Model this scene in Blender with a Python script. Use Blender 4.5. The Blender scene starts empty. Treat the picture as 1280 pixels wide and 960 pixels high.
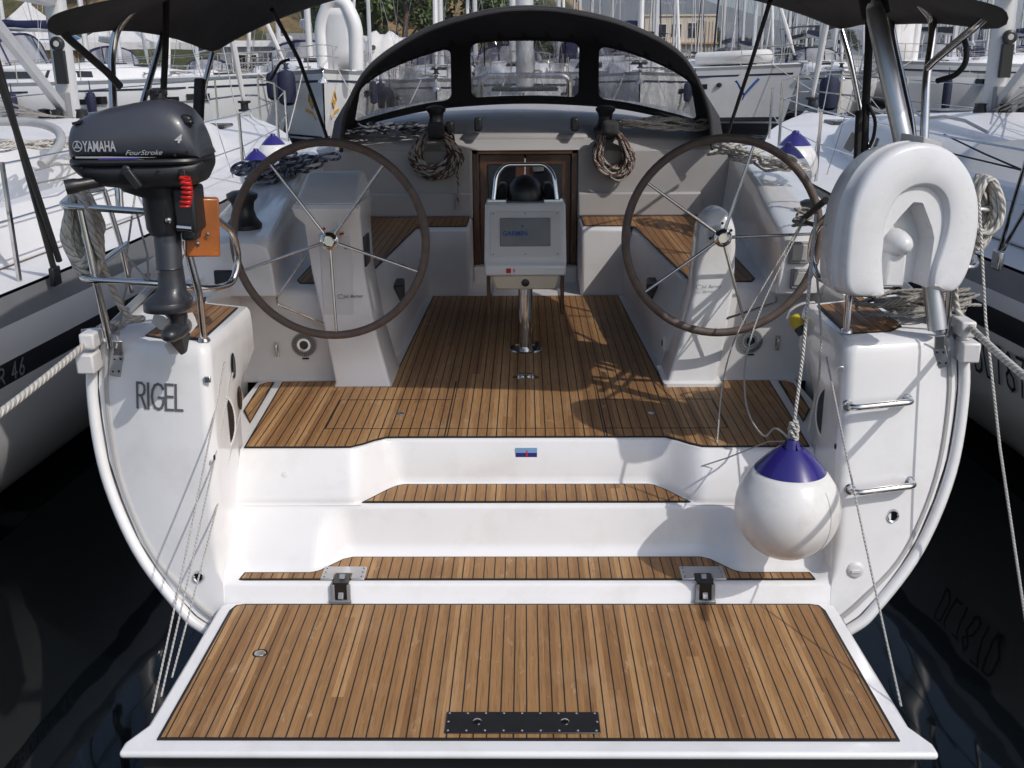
import bpy, math, random
from mathutils import Vector, Matrix
random.seed(7)
scene = bpy.context.scene
COL = scene.collection
R_ = math.radians
PI = math.pi

# ------------------------------------------------------------------ camera
CZ = 2.45
FPX = 1300.0
CAM_R = (Matrix.Rotation(R_(.79), 3, 'Z') @ Matrix.Rotation(R_(90 - 17.5), 3, 'X') @ Matrix.Rotation(R_(-.4), 3, 'Z'))
cam_d = bpy.data.cameras.new('camera')
cam = bpy.data.objects.new('camera', cam_d)
COL.objects.link(cam)
cam.location = (0, 0, CZ)
cam.rotation_euler = CAM_R.to_euler()
cam_d.sensor_width = 36
cam_d.lens = 36 * FPX / 1280
cam_d.clip_start = .05
cam_d.clip_end = 9000
scene.camera = cam

def _ray(px, py):
    return CAM_R @ Vector(((px - 640) / FPX, -(py - 480) / FPX, -1))
def at(px, py, Y):
    d = _ray(px, py); s = Y / d.y
    return Vector((d.x * s, Y, CZ + d.z * s))
def atz(px, py, z):
    d = _ray(px, py); s = (z - CZ) / d.z
    return Vector((d.x * s, d.y * s, z))
def atx(px, py, x):
    d = _ray(px, py); s = x / d.x
    return Vector((x, d.y * s, CZ + d.z * s))

# ------------------------------------------------------------------ materials
def nt(name):
    m = bpy.data.materials.new(name); m.use_nodes = True
    t = m.node_tree; b = t.nodes['Principled BSDF']
    return m, t, b
def N(t, typ, **kw):
    n = t.nodes.new(typ)
    for k, v in kw.items():
        if k in n.inputs.keys(): n.inputs[k].default_value = v
        else: setattr(n, k, v)
    return n
def L_(t, a, b): t.links.new(a, b)
def ramp(t, fac, stops):
    r = t.nodes.new('ShaderNodeValToRGB')
    e = r.color_ramp.elements
    while len(e) < len(stops): e.new(.5)
    for el, (p, c) in zip(e, stops):
        el.position = p; el.color = (*c, 1) if len(c) == 3 else c
    L_(t, fac, r.inputs[0]); return r.outputs[0]
def mixc(t, fac, a, b, mode='MIX'):
    n = t.nodes.new('ShaderNodeMix'); n.data_type = 'RGBA'; n.blend_type = mode
    for sock, v in ((n.inputs[0], fac), (n.inputs[6], a), (n.inputs[7], b)):
        if hasattr(v, 'is_linked'): L_(t, v, sock)
        elif isinstance(v, (int, float)): sock.default_value = v
        else: sock.default_value = (*v, 1)
    return n.outputs[2]
def math_(t, op, a, b=None):
    n = t.nodes.new('ShaderNodeMath'); n.operation = op
    for s, v in ((n.inputs[0], a), (n.inputs[1], b)):
        if v is None: continue
        if hasattr(v, 'is_linked'): L_(t, v, s)
        else: s.default_value = v
    return n.outputs[0]
def coords(t, scale=(1, 1, 1), kind='Object'):
    c = t.nodes.new('ShaderNodeTexCoord'); m = t.nodes.new('ShaderNodeMapping')
    m.inputs['Scale'].default_value = scale
    L_(t, c.outputs[kind], m.inputs[0]); return m.outputs[0]
def noise(t, vec, scale, detail=4, rough=.55):
    n = N(t, 'ShaderNodeTexNoise', Scale=scale, Detail=detail, Roughness=rough)
    L_(t, vec, n.inputs['Vector']); return n.outputs[0]
def bump(t, b, h, strength=.2, dist=.01):
    n = N(t, 'ShaderNodeBump', Strength=strength, Distance=dist)
    L_(t, h, n.inputs['Height']); L_(t, n.outputs[0], b.inputs['Normal'])

def mat(name, col, rough=.5, metal=0, var=.06, vscale=6, bmp=0, bscale=60, coat=0, spec=None, dirt=None):
    """Principled with a gentle noise in colour and roughness; dirt = (colour, amount, scale)."""
    m, t, b = nt(name)
    v = coords(t)
    n = noise(t, v, vscale, 5)
    lo = tuple(c * (1 - var) for c in col); hi = tuple(min(1, c * (1 + var)) for c in col)
    c = ramp(t, n, [(.3, lo), (.7, hi)])
    if dirt:
        dn = noise(t, coords(t), dirt[2], 6, .65)
        f = ramp(t, dn, [(.5, (0, 0, 0)), (.78, (dirt[1],) * 3)])
        c = mixc(t, f, c, dirt[0])
    L_(t, c, b.inputs['Base Color'])
    b.inputs['Metallic'].default_value = metal
    rr = t.nodes.new('ShaderNodeMapRange')
    rr.inputs['To Min'].default_value = max(.02, rough * .8); rr.inputs['To Max'].default_value = min(1, rough * 1.25)
    L_(t, noise(t, v, vscale * 3.1, 3), rr.inputs[0]); L_(t, rr.outputs[0], b.inputs['Roughness'])
    if coat: b.inputs['Coat Weight'].default_value = coat; b.inputs['Coat Roughness'].default_value = .05
    if spec is not None: b.inputs['Specular IOR Level'].default_value = spec
    if bmp: bump(t, b, noise(t, v, bscale, 3), bmp, .004)
    return m

M = {}
M['gel'] = mat('gelcoat_white', (.81, .80, .80), .20, var=.03, vscale=2.5, coat=.4, bmp=.02, bscale=9, dirt=((.54, .51, .46), .34, 4.5))
M['buoy'] = mat('lifebuoy_plastic', (.70, .70, .71), .28, var=.03, vscale=5, coat=.15, dirt=((.42, .41, .38), .25, 7))
M['gel_shade'] = mat('gelcoat_painted_shade', (.38, .365, .36), .45, var=.03, vscale=4, bmp=.15, bscale=400, dirt=((.4, .38, .35), .2, 4))  # white gelcoat darkened: shade under the hood is put into its colour
M['gel2'] = mat('gelcoat_offwhite', (.69, .675, .672), .38, var=.03, vscale=4, bmp=.15, bscale=500, dirt=((.45, .42, .38), .25, 5))
M['cream'] = mat('cream_plastic', (.72, .64, .50), .35, var=.03)
M['ss'] = mat('stainless_steel', (.62, .60, .58), .16, 1, var=.08, vscale=14)
M['chrome'] = mat('polished_chrome', (.75, .74, .73), .08, 1, var=.05)
M['alu'] = mat('anodised_aluminium', (.56, .56, .57), .34, .85, var=.06, vscale=8)
M['mastalu'] = mat('mast_aluminium', (.60, .60, .60), .42, .35, var=.05, vscale=3)
M['blk'] = mat('black_plastic', (.012, .012, .013), .38, var=.2, vscale=20)
M['rub'] = mat('black_rubber', (.018, .017, .017), .6, var=.2)
M['grey'] = mat('grey_plastic', (.26, .26, .265), .45, var=.06)
M['lgrey'] = mat('light_grey_trim', (.42, .41, .40), .4, var=.06)
M['strap'] = mat('black_webbing', (.014, .014, .015), .8, var=.25, vscale=60)
M['leather'] = mat('brown_grey_leather', (.115, .085, .072), .55, var=.22, vscale=25, bmp=.25, bscale=260)
M['motor'] = mat('blue_grey_paint', (.046, .049, .062), .33, var=.06, coat=.25, dirt=((.09, .09, .09), .12, 8))
M['motorleg'] = mat('dark_grey_engine_paint', (.022, .023, .029), .36, var=.1, coat=.2, dirt=((.10, .10, .095), .2, 9))
M['motord'] = mat('dark_engine_plastic', (.016, .017, .020), .42, var=.12, bmp=.1, bscale=300)
M['decal'] = mat('silver_decal', (.40, .40, .42), .35, .2, var=.04)
M['dgrey'] = mat('lettering_grey', (.12, .12, .13), .5, var=.05)
M['dblack'] = mat('lettering_black', (.015, .015, .017), .5, var=.05)
M['purple'] = mat('purple_decal', (.04, .03, .22), .4, var=.05)
M['red'] = mat('red_plastic', (.55, .015, .012), .35, var=.1, vscale=40)
M['varn'] = mat('varnished_wood_block', (.36, .105, .018), .28, var=.25, vscale=9, coat=.5)
M['mahog'] = mat('dark_mahogany', (.085, .032, .013), .35, var=.3, vscale=7, coat=.3)
M['dglass'] = mat('dark_glass', (.008, .009, .011), .07, var=.1)
M['fwhite'] = mat('fender_white_vinyl', (.76, .74, .715), .3, var=.04, vscale=5, coat=.2, dirt=((.42, .38, .33), .42, 9))
M['fblue'] = mat('fender_blue_vinyl', (.028, .020, .17), .22, var=.08, coat=.3)
M['navy'] = mat('navy_cloth', (.014, .016, .065), .75, var=.25, vscale=4, bmp=.3, bscale=30)
M['navyf'] = mat('navy_fender_sock', (.012, .015, .045), .7, var=.2)
M['sailw'] = mat('white_sailcloth', (.66, .64, .62), .7, var=.08, vscale=2, bmp=.4, bscale=6)
M['yellow'] = mat('yellow_plastic', (.55, .40, .02), .4, var=.1)
M['logoblue'] = mat('logo_blue', (.03, .10, .32), .5, var=.05)
M['logoyel'] = mat('logo_yellow', (.62, .36, .05), .5, var=.1)
M['bronze'] = mat('bronze_mesh', (.12, .07, .035), .45, .4, var=.4, vscale=90, bmp=.8, bscale=160)
M['skyblue'] = mat('pale_blue_print', (.18, .33, .55), .5, var=.08)
M['hullw'] = mat('hull_white', (.80, .79, .78), .3, var=.03, vscale=1.5, coat=.2, dirt=((.5, .48, .44), .2, 1.2))
M['hullg'] = mat('hull_pale_grey', (.55, .55, .55), .35, var=.04, vscale=1.5, dirt=((.35, .33, .30), .3, 1.2))
M['hulln'] = mat('hull_navy', (.02, .025, .06), .25, var=.1, coat=.3)
M['hulls'] = mat('hull_stripe_black', (.02, .02, .024), .35, var=.1)
M['deckw'] = mat('deck_white', (.79, .775, .765), .45, var=.04, vscale=2, dirt=((.45, .42, .38), .3, 1.5))
M['deckg'] = mat('deck_nonskid_grey', (.55, .55, .555), .6, var=.04, vscale=2, bmp=.2, bscale=200)
M['railg'] = mat('toe_rail_grey', (.30, .30, .31), .4, .4, var=.08)
M['anti'] = mat('antifouling_dark', (.015, .016, .02), .6, var=.2)
M['hatch'] = mat('smoked_hatch', (.035, .037, .04), .15, var=.1)
M['screen'] = mat('grey_cover_cloth', (.23, .235, .245), .6, var=.12, vscale=8, bmp=.5, bscale=9)

def canvas(name, col):
    m, t, b = nt(name)
    v = coords(t)
    w1 = N(t, 'ShaderNodeTexWave', Scale=420.0, Distortion=.4); L_(t, v, w1.inputs['Vector'])
    n = noise(t, v, 3, 5)
    c = ramp(t, n, [(.3, tuple(x * .75 for x in col)), (.72, tuple(x * 1.35 for x in col))])
    L_(t, c, b.inputs['Base Color']); b.inputs['Roughness'].default_value = .85
    mx = N(t, 'ShaderNodeMath', operation='ADD'); L_(t, noise(t, v, 7, 4), mx.inputs[0])
    mm_ = N(t, 'ShaderNodeMath', operation='MULTIPLY'); mm_.inputs[1].default_value = .03
    L_(t, w1.outputs[1], mm_.inputs[0]); L_(t, mm_.outputs[0], mx.inputs[1])
    bump(t, b, mx.outputs[0], .35, .03)
    return m
M['canvas'] = canvas('charcoal_canvas', (.060, .058, .059))
M['canvasb'] = canvas('black_canvas', (.034, .033, .036))

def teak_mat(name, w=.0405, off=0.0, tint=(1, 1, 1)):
    m, t, b = nt(name)
    c = t.nodes.new('ShaderNodeTexCoord'); s = t.nodes.new('ShaderNodeSeparateXYZ')
    L_(t, c.outputs['Object'], s.inputs[0])
    u = math_(t, 'ADD', math_(t, 'DIVIDE', s.outputs[0], w), 500.5 + off)
    pid = math_(t, 'FLOOR', u); fr = math_(t, 'FRACT', u)
    seam = math_(t, 'LESS_THAN', math_(t, 'ABSOLUTE', math_(t, 'SUBTRACT', fr, .5)), .058)
    wn = N(t, 'ShaderNodeTexWhiteNoise', noise_dimensions='1D'); L_(t, pid, wn.inputs['W'])
    yy = math_(t, 'ADD', math_(t, 'DIVIDE', s.outputs[1], 3.4), math_(t, 'MULTIPLY', wn.outputs[0], 37.0))
    bid = math_(t, 'FLOOR', yy)
    wn2 = N(t, 'ShaderNodeTexWhiteNoise', noise_dimensions='2D')
    cb = N(t, 'ShaderNodeCombineXYZ'); L_(t, pid, cb.inputs[0]); L_(t, bid, cb.inputs[1]); L_(t, cb.outputs[0], wn2.inputs['Vector'])
    base = ramp(t, wn2.outputs[0], [(0, (.215, .112, .044)), (.3, (.265, .146, .061)), (.7, (.315, .180, .078)), (1, (.41, .250, .120))])
    # grain: noise stretched along the plank, shifted per plank
    gv = N(t, 'ShaderNodeCombineXYZ')
    L_(t, math_(t, 'ADD', math_(t, 'MULTIPLY', s.outputs[0], 260.0), math_(t, 'MULTIPLY', wn2.outputs[0], 900.0)), gv.inputs[0])
    L_(t, math_(t, 'MULTIPLY', s.outputs[1], 9.0), gv.inputs[1]); L_(t, math_(t, 'MULTIPLY', s.outputs[2], 9.0), gv.inputs[2])
    g = noise(t, gv.outputs[0], 1.0, 5, .6)
    gcol = ramp(t, g, [(.28, (.62, .58, .55)), (.5, (1, 1, 1)), (.75, (1.18, 1.18, 1.2))])
    base = mixc(t, 1.0, base, gcol, 'MULTIPLY')
    # bleached and stained patches
    pv = coords(t, (2.2, 1.1, 1)); p = noise(t, pv, 2.6, 6, .68)
    base = mixc(t, ramp(t, p, [(.54, (0, 0, 0)), (.76, (.45, .45, .45))]), base, (.43, .30, .185))
    p2 = noise(t, coords(t, (9, 3.2, 1)), 2.4, 4, .7)
    base = mixc(t, ramp(t, p2, [(.61, (0, 0, 0)), (.73, (.55, .55, .55))]), base, (.50, .39, .27))
    p3 = noise(t, coords(t, (1.5, 1.5, 1)), 1.7, 5, .6)
    base = mixc(t, ramp(t, p3, [(.57, (0, 0, 0)), (.8, (.35, .35, .35))]), base, (.20, .115, .06))
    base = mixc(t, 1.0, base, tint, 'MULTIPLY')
    col = mixc(t, seam, base, (.012, .011, .010))
    L_(t, col, b.inputs['Base Color'])
    b.inputs['Roughness'].default_value = .62
    h = math_(t, 'SUBTRACT', math_(t, 'MULTIPLY', g, .35), math_(t, 'MULTIPLY', seam, 1.0))
    bump(t, b, h, .35, .002)
    return m
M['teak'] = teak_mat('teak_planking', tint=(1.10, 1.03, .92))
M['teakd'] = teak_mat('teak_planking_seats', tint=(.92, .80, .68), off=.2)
M['caulk'] = mat('black_caulk', (.012, .011, .011), .6, var=.1)

def rope_mat(name, a, b_, fleck=None, strands=3, pitch=30):
    m, t, b = nt(name)
    uv = t.nodes.new('ShaderNodeUVMap'); s = t.nodes.new('ShaderNodeSeparateXYZ'); L_(t, uv.outputs[0], s.inputs[0])
    ph = math_(t, 'ADD', math_(t, 'MULTIPLY', s.outputs[0], float(strands)), math_(t, 'MULTIPLY', s.outputs[1], float(pitch)))
    f = math_(t, 'FRACT', ph)
    tri = math_(t, 'ABSOLUTE', math_(t, 'SUBTRACT', math_(t, 'MULTIPLY', f, 2.0), 1.0))
    n = noise(t, coords(t), 40, 4)
    base = ramp(t, n, [(.3, a), (.7, b_)])
    col = mixc(t, ramp(t, tri, [(0, (.75,) * 3), (.35, (0,) * 3)]), base, tuple(c * .28 for c in a))
    if fleck:
        wn = N(t, 'ShaderNodeTexWhiteNoise', noise_dimensions='1D'); L_(t, math_(t, 'FLOOR', math_(t, 'MULTIPLY', ph, 1.0)), wn.inputs['W'])
        col = mixc(t, math_(t, 'GREATER_THAN', wn.outputs[0], .52), col, fleck)
    L_(t, col, b.inputs['Base Color']); b.inputs['Roughness'].default_value = .85
    bump(t, b, tri, .7, .006)
    return m
M['rope'] = rope_mat('white_laid_rope', (.50, .47, .42), (.66, .63, .58), pitch=26)
M['ropethin'] = rope_mat('thin_white_cord', (.52, .50, .46), (.64, .62, .58), pitch=70)
M['ropered'] = rope_mat('red_flecked_rope', (.36, .32, .28), (.48, .43, .38), fleck=(.10, .045, .038), strands=4, pitch=55)
M['ropedark'] = rope_mat('dark_flecked_rope', (.20, .21, .25), (.34, .34, .38), fleck=(.03, .035, .06), strands=4, pitch=55)
M['ropegrey'] = rope_mat('grey_rope', (.30, .28, .25), (.42, .39, .35), pitch=40)

def vinyl():
    m, t, b = nt('clear_vinyl')
    out = t.nodes['Material Output']
    tr = N(t, 'ShaderNodeBsdfTransparent'); tr.inputs[0].default_value = (.86, .87, .90, 1)
    gl = N(t, 'ShaderNodeBsdfGlossy', Roughness=.12); gl.inputs[0].default_value = (.9, .9, .95, 1)
    v = coords(t)
    df = N(t, 'ShaderNodeBsdfDiffuse'); df.inputs[0].default_value = (.55, .55, .60, 1)
    n = noise(t, coords(t, (2.2, 2.2, .7)), 5, 6, .65)
    f1 = ramp(t, n, [(.36, (.16,) * 3), (.64, (.62,) * 3)])
    m1 = t.nodes.new('ShaderNodeMixShader'); L_(t, f1, m1.inputs[0]); L_(t, tr.outputs[0], m1.inputs[1]); L_(t, df.outputs[0], m1.inputs[2])
    m2 = t.nodes.new('ShaderNodeMixShader'); m2.inputs[0].default_value = .10
    bp = N(t, 'ShaderNodeBump', Strength=.5, Distance=.03); L_(t, noise(t, v, 9, 3), bp.inputs['Height']); L_(t, bp.outputs[0], gl.inputs['Normal'])
    L_(t, m1.outputs[0], m2.inputs[1]); L_(t, gl.outputs[0], m2.inputs[2]); L_(t, m2.outputs[0], out.inputs[0])
    return m
M['vinyl'] = vinyl()

def water_mat():
    m, t, b = nt('harbour_water')
    b.inputs['Base Color'].default_value = (.0022, .0035, .0042, 1)
    b.inputs['Roughness'].default_value = .035; b.inputs['IOR'].default_value = 1.333
    v = coords(t)
    a = noise(t, coords(t, (1, .6, 1)), 1.1, 3, .5)
    bump(t, b, a, .10, .12)
    return m
M['water'] = water_mat()

# ------------------------------------------------------------------ mesh builder
class MB:
    def __init__(s): s.v = []; s.f = []; s.m = []; s.uv = {}
    def add(s, vs, fs, m=0):
        b = len(s.v); s.v += [tuple(v) for v in vs]
        for f in fs: s.f.append(tuple(b + i for i in f)); s.m.append(m)
        return s
    def box(s, x0, x1, y0, y1, z0, z1, m=0):
        vs = [(x, y, z) for z in (z0, z1) for y in (y0, y1) for x in (x0, x1)]
        return s.add(vs, [(0, 2, 3, 1), (4, 5, 7, 6), (0, 1, 5, 4), (2, 6, 7, 3), (0, 4, 6, 2), (1, 3, 7, 5)], m)
    def obox(s, c, size, rot=None, m=0):
        hx, hy, hz = (k / 2 for k in size); c = Vector(c)
        vs = [Vector((x, y, z)) for z in (-hz, hz) for y in (-hy, hy) for x in (-hx, hx)]
        if rot is not None: vs = [rot @ v for v in vs]
        return s.add([c + v for v in vs], [(0, 2, 3, 1), (4, 5, 7, 6), (0, 1, 5, 4), (2, 6, 7, 3), (0, 4, 6, 2), (1, 3, 7, 5)], m)
    def bar(s, a, b, w, h, m=0, up=(0, 0, 1)):
        a, b = Vector(a), Vector(b); d = (b - a).normalized(); u = Vector(up)
        if abs(d.dot(u)) > .98: u = Vector((1, 0, 0))
        x = d.cross(u).normalized(); z = x.cross(d)
        vs = [p + x * sx * w / 2 + z * sz * h / 2 for p in (a, b) for sx, sz in ((-1, -1), (1, -1), (1, 1), (-1, 1))]
        return s.add(vs, [(0, 1, 2, 3), (7, 6, 5, 4), (0, 4, 5, 1), (1, 5, 6, 2), (2, 6, 7, 3), (3, 7, 4, 0)], m)
    def prism(s, poly, z0, z1, m=0, mside=None):
        n = len(poly); vs = [(x, y, z0) for x, y in poly] + [(x, y, z1) for x, y in poly]
        s.add(vs, [tuple(range(n))[::-1], tuple(range(n, 2 * n))], m)
        b = len(s.v) - 2 * n
        for i in range(n):
            j = (i + 1) % n
            s.f.append((b + i, b + j, b + n + j, b + n + i)); s.m.append(m if mside is None else mside)
        return s
    def grid(s, P, m=0, closeu=False, closev=False):
        nu, nv = len(P), len(P[0]); b = len(s.v)
        s.v += [tuple(p) for r in P for p in r]
        for i in range(nu if closeu else nu - 1):
            for j in range(nv if closev else nv - 1):
                i2, j2 = (i + 1) % nu, (j + 1) % nv
                s.f.append((b + i * nv + j, b + i2 * nv + j, b + i2 * nv + j2, b + i * nv + j2))
                s.m.append(m(i, j) if callable(m) else m)
        return s
    def loft(s, rings, m=0, caps=True):
        b = len(s.v); n = len(rings[0]); s.grid(rings, m, closev=True)
        if caps:
            mm = m(0, 0) if callable(m) else m
            s.f.append(tuple(b + i for i in range(n))[::-1]); s.m.append(mm)
            k = b + (len(rings) - 1) * n
            s.f.append(tuple(k + i for i in range(n))); s.m.append(mm)
        return s
    def tube(s, path, r, n=8, m=0, closed=False, caps=True, flat=None):
        P = [Vector(p) for p in path]; k = len(P)
        if k < 2: return s
        rr = (lambda i: r[i]) if isinstance(r, (list, tuple)) else (lambda i: r)
        T = []
        for i in range(k):
            a = P[(i - 1) % k] if (closed or i > 0) else P[i]
            c = P[(i + 1) % k] if (closed or i < k - 1) else P[i]
            d = c - a
            T.append(d.normalized() if d.length > 1e-9 else Vector((0, 0, 1)))
        u = Vector((0, 0, 1)) if abs(T[0].z) < .9 else Vector((1, 0, 0))
        u = (u - T[0] * u.dot(T[0])).normalized()
        b0 = len(s.v); ln = 0.0; lens = []
        for i in range(k):
            if i: ln += (P[i] - P[i - 1]).length
            lens.append(ln)
            u = u - T[i] * u.dot(T[i])
            u = u.normalized() if u.length > 1e-6 else T[i].orthogonal().normalized()
            w = T[i].cross(u)
            for j in range(n):
                a = 2 * PI * j / n
                s.v.append(tuple(P[i] + (u * math.cos(a) + w * math.sin(a) * (flat or 1)) * rr(i)))
        for i in range(k if closed else k - 1):
            i2 = (i + 1) % k
            l2 = lens[i2] if i2 else ln + (P[0] - P[-1]).length
            for j in range(n):
                j2 = (j + 1) % n
                s.uv[len(s.f)] = ((j / n, lens[i]), ((j + 1) / n, lens[i]), ((j + 1) / n, l2), (j / n, l2))
                s.f.append((b0 + i * n + j, b0 + i * n + j2, b0 + i2 * n + j2, b0 + i2 * n + j)); s.m.append(m)
        if caps and not closed:
            s.f.append(tuple(b0 + j for j in range(n))[::-1]); s.m.append(m)
            s.f.append(tuple(b0 + (k - 1) * n + j for j in range(n))); s.m.append(m)
        return s
    def lathe(s, prof, o=(0, 0, 0), ax=(0, 0, 1), n=20, m=0, sx=1, sy=1):
        o = Vector(o); q = Vector((0, 0, 1)).rotation_difference(Vector(ax).normalized()).to_matrix()
        rings = [[o + q @ Vector((r * math.cos(2 * PI * j / n) * sx, r * math.sin(2 * PI * j / n) * sy, z)) for j in range(n)] for r, z in prof]
        return s.loft(rings, m)
    def ell(s, c, rad, m=0, n=16, k=9, rot=None):
        c = Vector(c); rings = []
        for i in range(k + 1):
            a = -PI / 2 + PI * i / k; a = max(-PI / 2 + .02, min(PI / 2 - .02, a))
            ring = []
            for j in range(n):
                b = 2 * PI * j / n
                p = Vector((rad[0] * math.cos(a) * math.cos(b), rad[1] * math.cos(a) * math.sin(b), rad[2] * math.sin(a)))
                ring.append(c + (rot @ p if rot is not None else p))
            rings.append(ring)
        return s.loft(rings, m)
    def xform(s, mtx):
        s.v = [tuple(mtx @ Vector(v)) for v in s.v]; return s
    def build(s, name, mats, parent=None, bevel=0, segs=2, angle=38, label=None, world=True, sub=0, weld=False, solid=0, recalc=True):
        me = bpy.data.meshes.new(name)
        me.from_pydata(s.v, [], s.f)
        mats = mats if isinstance(mats, (list, tuple)) else [mats]
        for k in mats: me.materials.append(k)
        me.polygons.foreach_set('material_index', s.m)
        if s.uv:
            ul = me.uv_layers.new(name='UVMap')
            for fi, uvs in s.uv.items():
                p = me.polygons[fi]
                for li, uv in zip(p.loop_indices, uvs): ul.data[li].uv = uv
        if recalc or weld:
            import bmesh
            bm = bmesh.new(); bm.from_mesh(me)
            if weld: bmesh.ops.remove_doubles(bm, verts=bm.verts, dist=1e-4)
            bmesh.ops.recalc_face_normals(bm, faces=bm.faces)
            bm.to_mesh(me); bm.free()
        me.polygons.foreach_set('use_smooth', [True] * len(me.polygons))
        me.update()
        try: me.set_sharp_from_angle(angle=R_(angle))
        except Exception: pass
        o = bpy.data.objects.new(name, me); COL.objects.link(o)
        if solid:
            d = o.modifiers.new('solid', 'SOLIDIFY'); d.thickness = solid; d.offset = 0
        if bevel:
            d = o.modifiers.new('bevel', 'BEVEL'); d.width = bevel; d.segments = segs; d.limit_method = 'ANGLE'; d.angle_limit = R_(30)
            d.harden_normals = False
        if sub:
            d = o.modifiers.new('sub', 'SUBSURF'); d.levels = sub; d.render_levels = sub
        if parent is not None:
            o.parent = parent
            if world: o.matrix_parent_inverse = chain(parent).inverted()
        if label: o['label'] = label
        return o
def chain(o):
    m = Matrix.Translation(o.location) @ o.rotation_euler.to_matrix().to_4x4()
    if o.parent is not None: m = chain(o.parent) @ o.matrix_parent_inverse @ m
    return m

def tag(o, label, cat=None, group=None, kind=None):
    if label: o['label'] = label
    if cat: o['category'] = cat
    if group: o['group'] = group
    if kind: o['kind'] = kind
    return o
def thing(name, label, cat, loc=(0, 0, 0), rz=0, group=None):
    o = bpy.data.objects.new(name, None); COL.objects.link(o)
    o.empty_display_size = .2
    o.location = loc; o.rotation_euler = (0, 0, rz)
    return tag(o, label, cat, group)
def copy_tree(o, parent=None):
    c = o.copy(); COL.objects.link(c)
    if parent is not None: c.parent = parent; c.matrix_parent_inverse = o.matrix_parent_inverse.copy()
    for ch in [x for x in bpy.data.objects if x.parent == o]: copy_tree(ch, c)
    return c

def spline(pts, k=8, closed=False):
    P = [Vector(p) for p in pts]; n = len(P); out = []
    for i in range(n if closed else n - 1):
        p0 = P[(i - 1) % n] if (closed or i) else P[0] * 2 - P[1]
        p1, p2 = P[i], P[(i + 1) % n]
        p3 = P[(i + 2) % n] if (closed or i + 2 < n) else P[-1] * 2 - P[-2]
        for j in range(k):
            t = j / k
            out.append(.5 * ((2 * p1) + (p2 - p0) * t + (2 * p0 - 5 * p1 + 4 * p2 - p3) * t * t + (3 * p1 - p0 - 3 * p2 + p3) * t ** 3))
    if not closed: out.append(P[-1])
    return out
def rounded(pts, r, k=5, closed=False):
    """polyline with rounded corners, for bent tubes"""
    P = [Vector(p) for p in pts]; n = len(P); out = [] if closed else [P[0]]
    rng = range(n) if closed else range(1, n - 1)
    for i in rng:
        a, b, c = P[(i - 1) % n], P[i], P[(i + 1) % n]
        ra = min(r, (a - b).length * .45, (c - b).length * .45)
        p, q = b + (a - b).normalized() * ra, b + (c - b).normalized() * ra
        for j in range(k + 1):
            t = j / k; out.append(p * (1 - t) ** 2 + b * 2 * t * (1 - t) + q * t * t)
    if not closed: out.append(P[-1])
    return out
def sag(a, b, s, k=14):
    a, b = Vector(a), Vector(b)
    return [a.lerp(b, i / k) - Vector((0, 0, s * 4 * (i / k) * (1 - i / k))) for i in range(k + 1)]
def sm(a, b, x):
    t = max(0, min(1, (x - a) / (b - a))); return t * t * (3 - 2 * t)
def interp(tab, x):
    if x <= tab[0][0]: return tab[0][1]
    for (a, va), (b, vb) in zip(tab, tab[1:]):
        if x <= b: return va + (vb - va) * (x - a) / (b - a)
    return tab[-1][1]

GL = {'R': (.62, [[(0, 0), (0, 1), (.35, 1), (.52, .9), (.55, .75), (.5, .6), (.35, .5), (0, .5)], [(.28, .5), (.6, 0)]]),
 'I': (.18, [[(.05, 0), (.05, 1)]]),
 'G': (.86, [[(.80, .82), (.66, .95), (.45, 1), (.22, .94), (.06, .75), (0, .5), (.06, .25), (.22, .06), (.45, 0), (.68, .06), (.82, .25), (.85, .46), (.5, .46)]]),
 'E': (.56, [[(.5, 1), (0, 1), (0, 0), (.5, 0)], [(0, .52), (.48, .52)]]),
 'L': (.5, [[(0, 1), (0, 0), (.46, 0)]]),
 'D': (.68, [[(0, 0), (0, 1), (.3, 1), (.52, .88), (.64, .66), (.64, .34), (.52, .12), (.3, 0), (0, 0)]]),
 'S': (.6, [[(.52, .85), (.38, 1), (.16, .98), (.04, .8), (.12, .6), (.42, .42), (.52, .25), (.42, .05), (.2, 0), (.02, .15)]]),
 'U': (.66, [[(0, 1), (0, .3), (.1, .08), (.3, 0), (.5, .08), (.6, .3), (.6, 1)]]),
 'C': (.7, [[(.64, .8), (.5, .96), (.32, 1), (.1, .85), (0, .5), (.1, .15), (.32, 0), (.5, .04), (.64, .2)]]),
 '7': (.6, [[(0, 1), (.52, 1), (.16, 0)]]),
 '8': (.6, [[(.27, .54), (.08, .68), (.08, .88), (.27, 1), (.46, .88), (.46, .68), (.27, .54), (.02, .38), (.02, .12), (.27, 0), (.52, .12), (.52, .38), (.27, .54)]]),
 '4': (.62, [[(.4, 0), (.4, 1), (0, .3), (.56, .3)]]),
 '6': (.6, [[(.44, 1), (.16, .62), (.02, .3), (.12, .06), (.3, 0), (.48, .08), (.54, .3), (.44, .5), (.28, .55), (.1, .45)]]),
 '0': (.68, [[(.3, 0), (.08, .2), (.02, .5), (.08, .8), (.3, 1), (.52, .8), (.58, .5), (.52, .2), (.3, 0)]]),
 ' ': (.35, [])}
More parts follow.
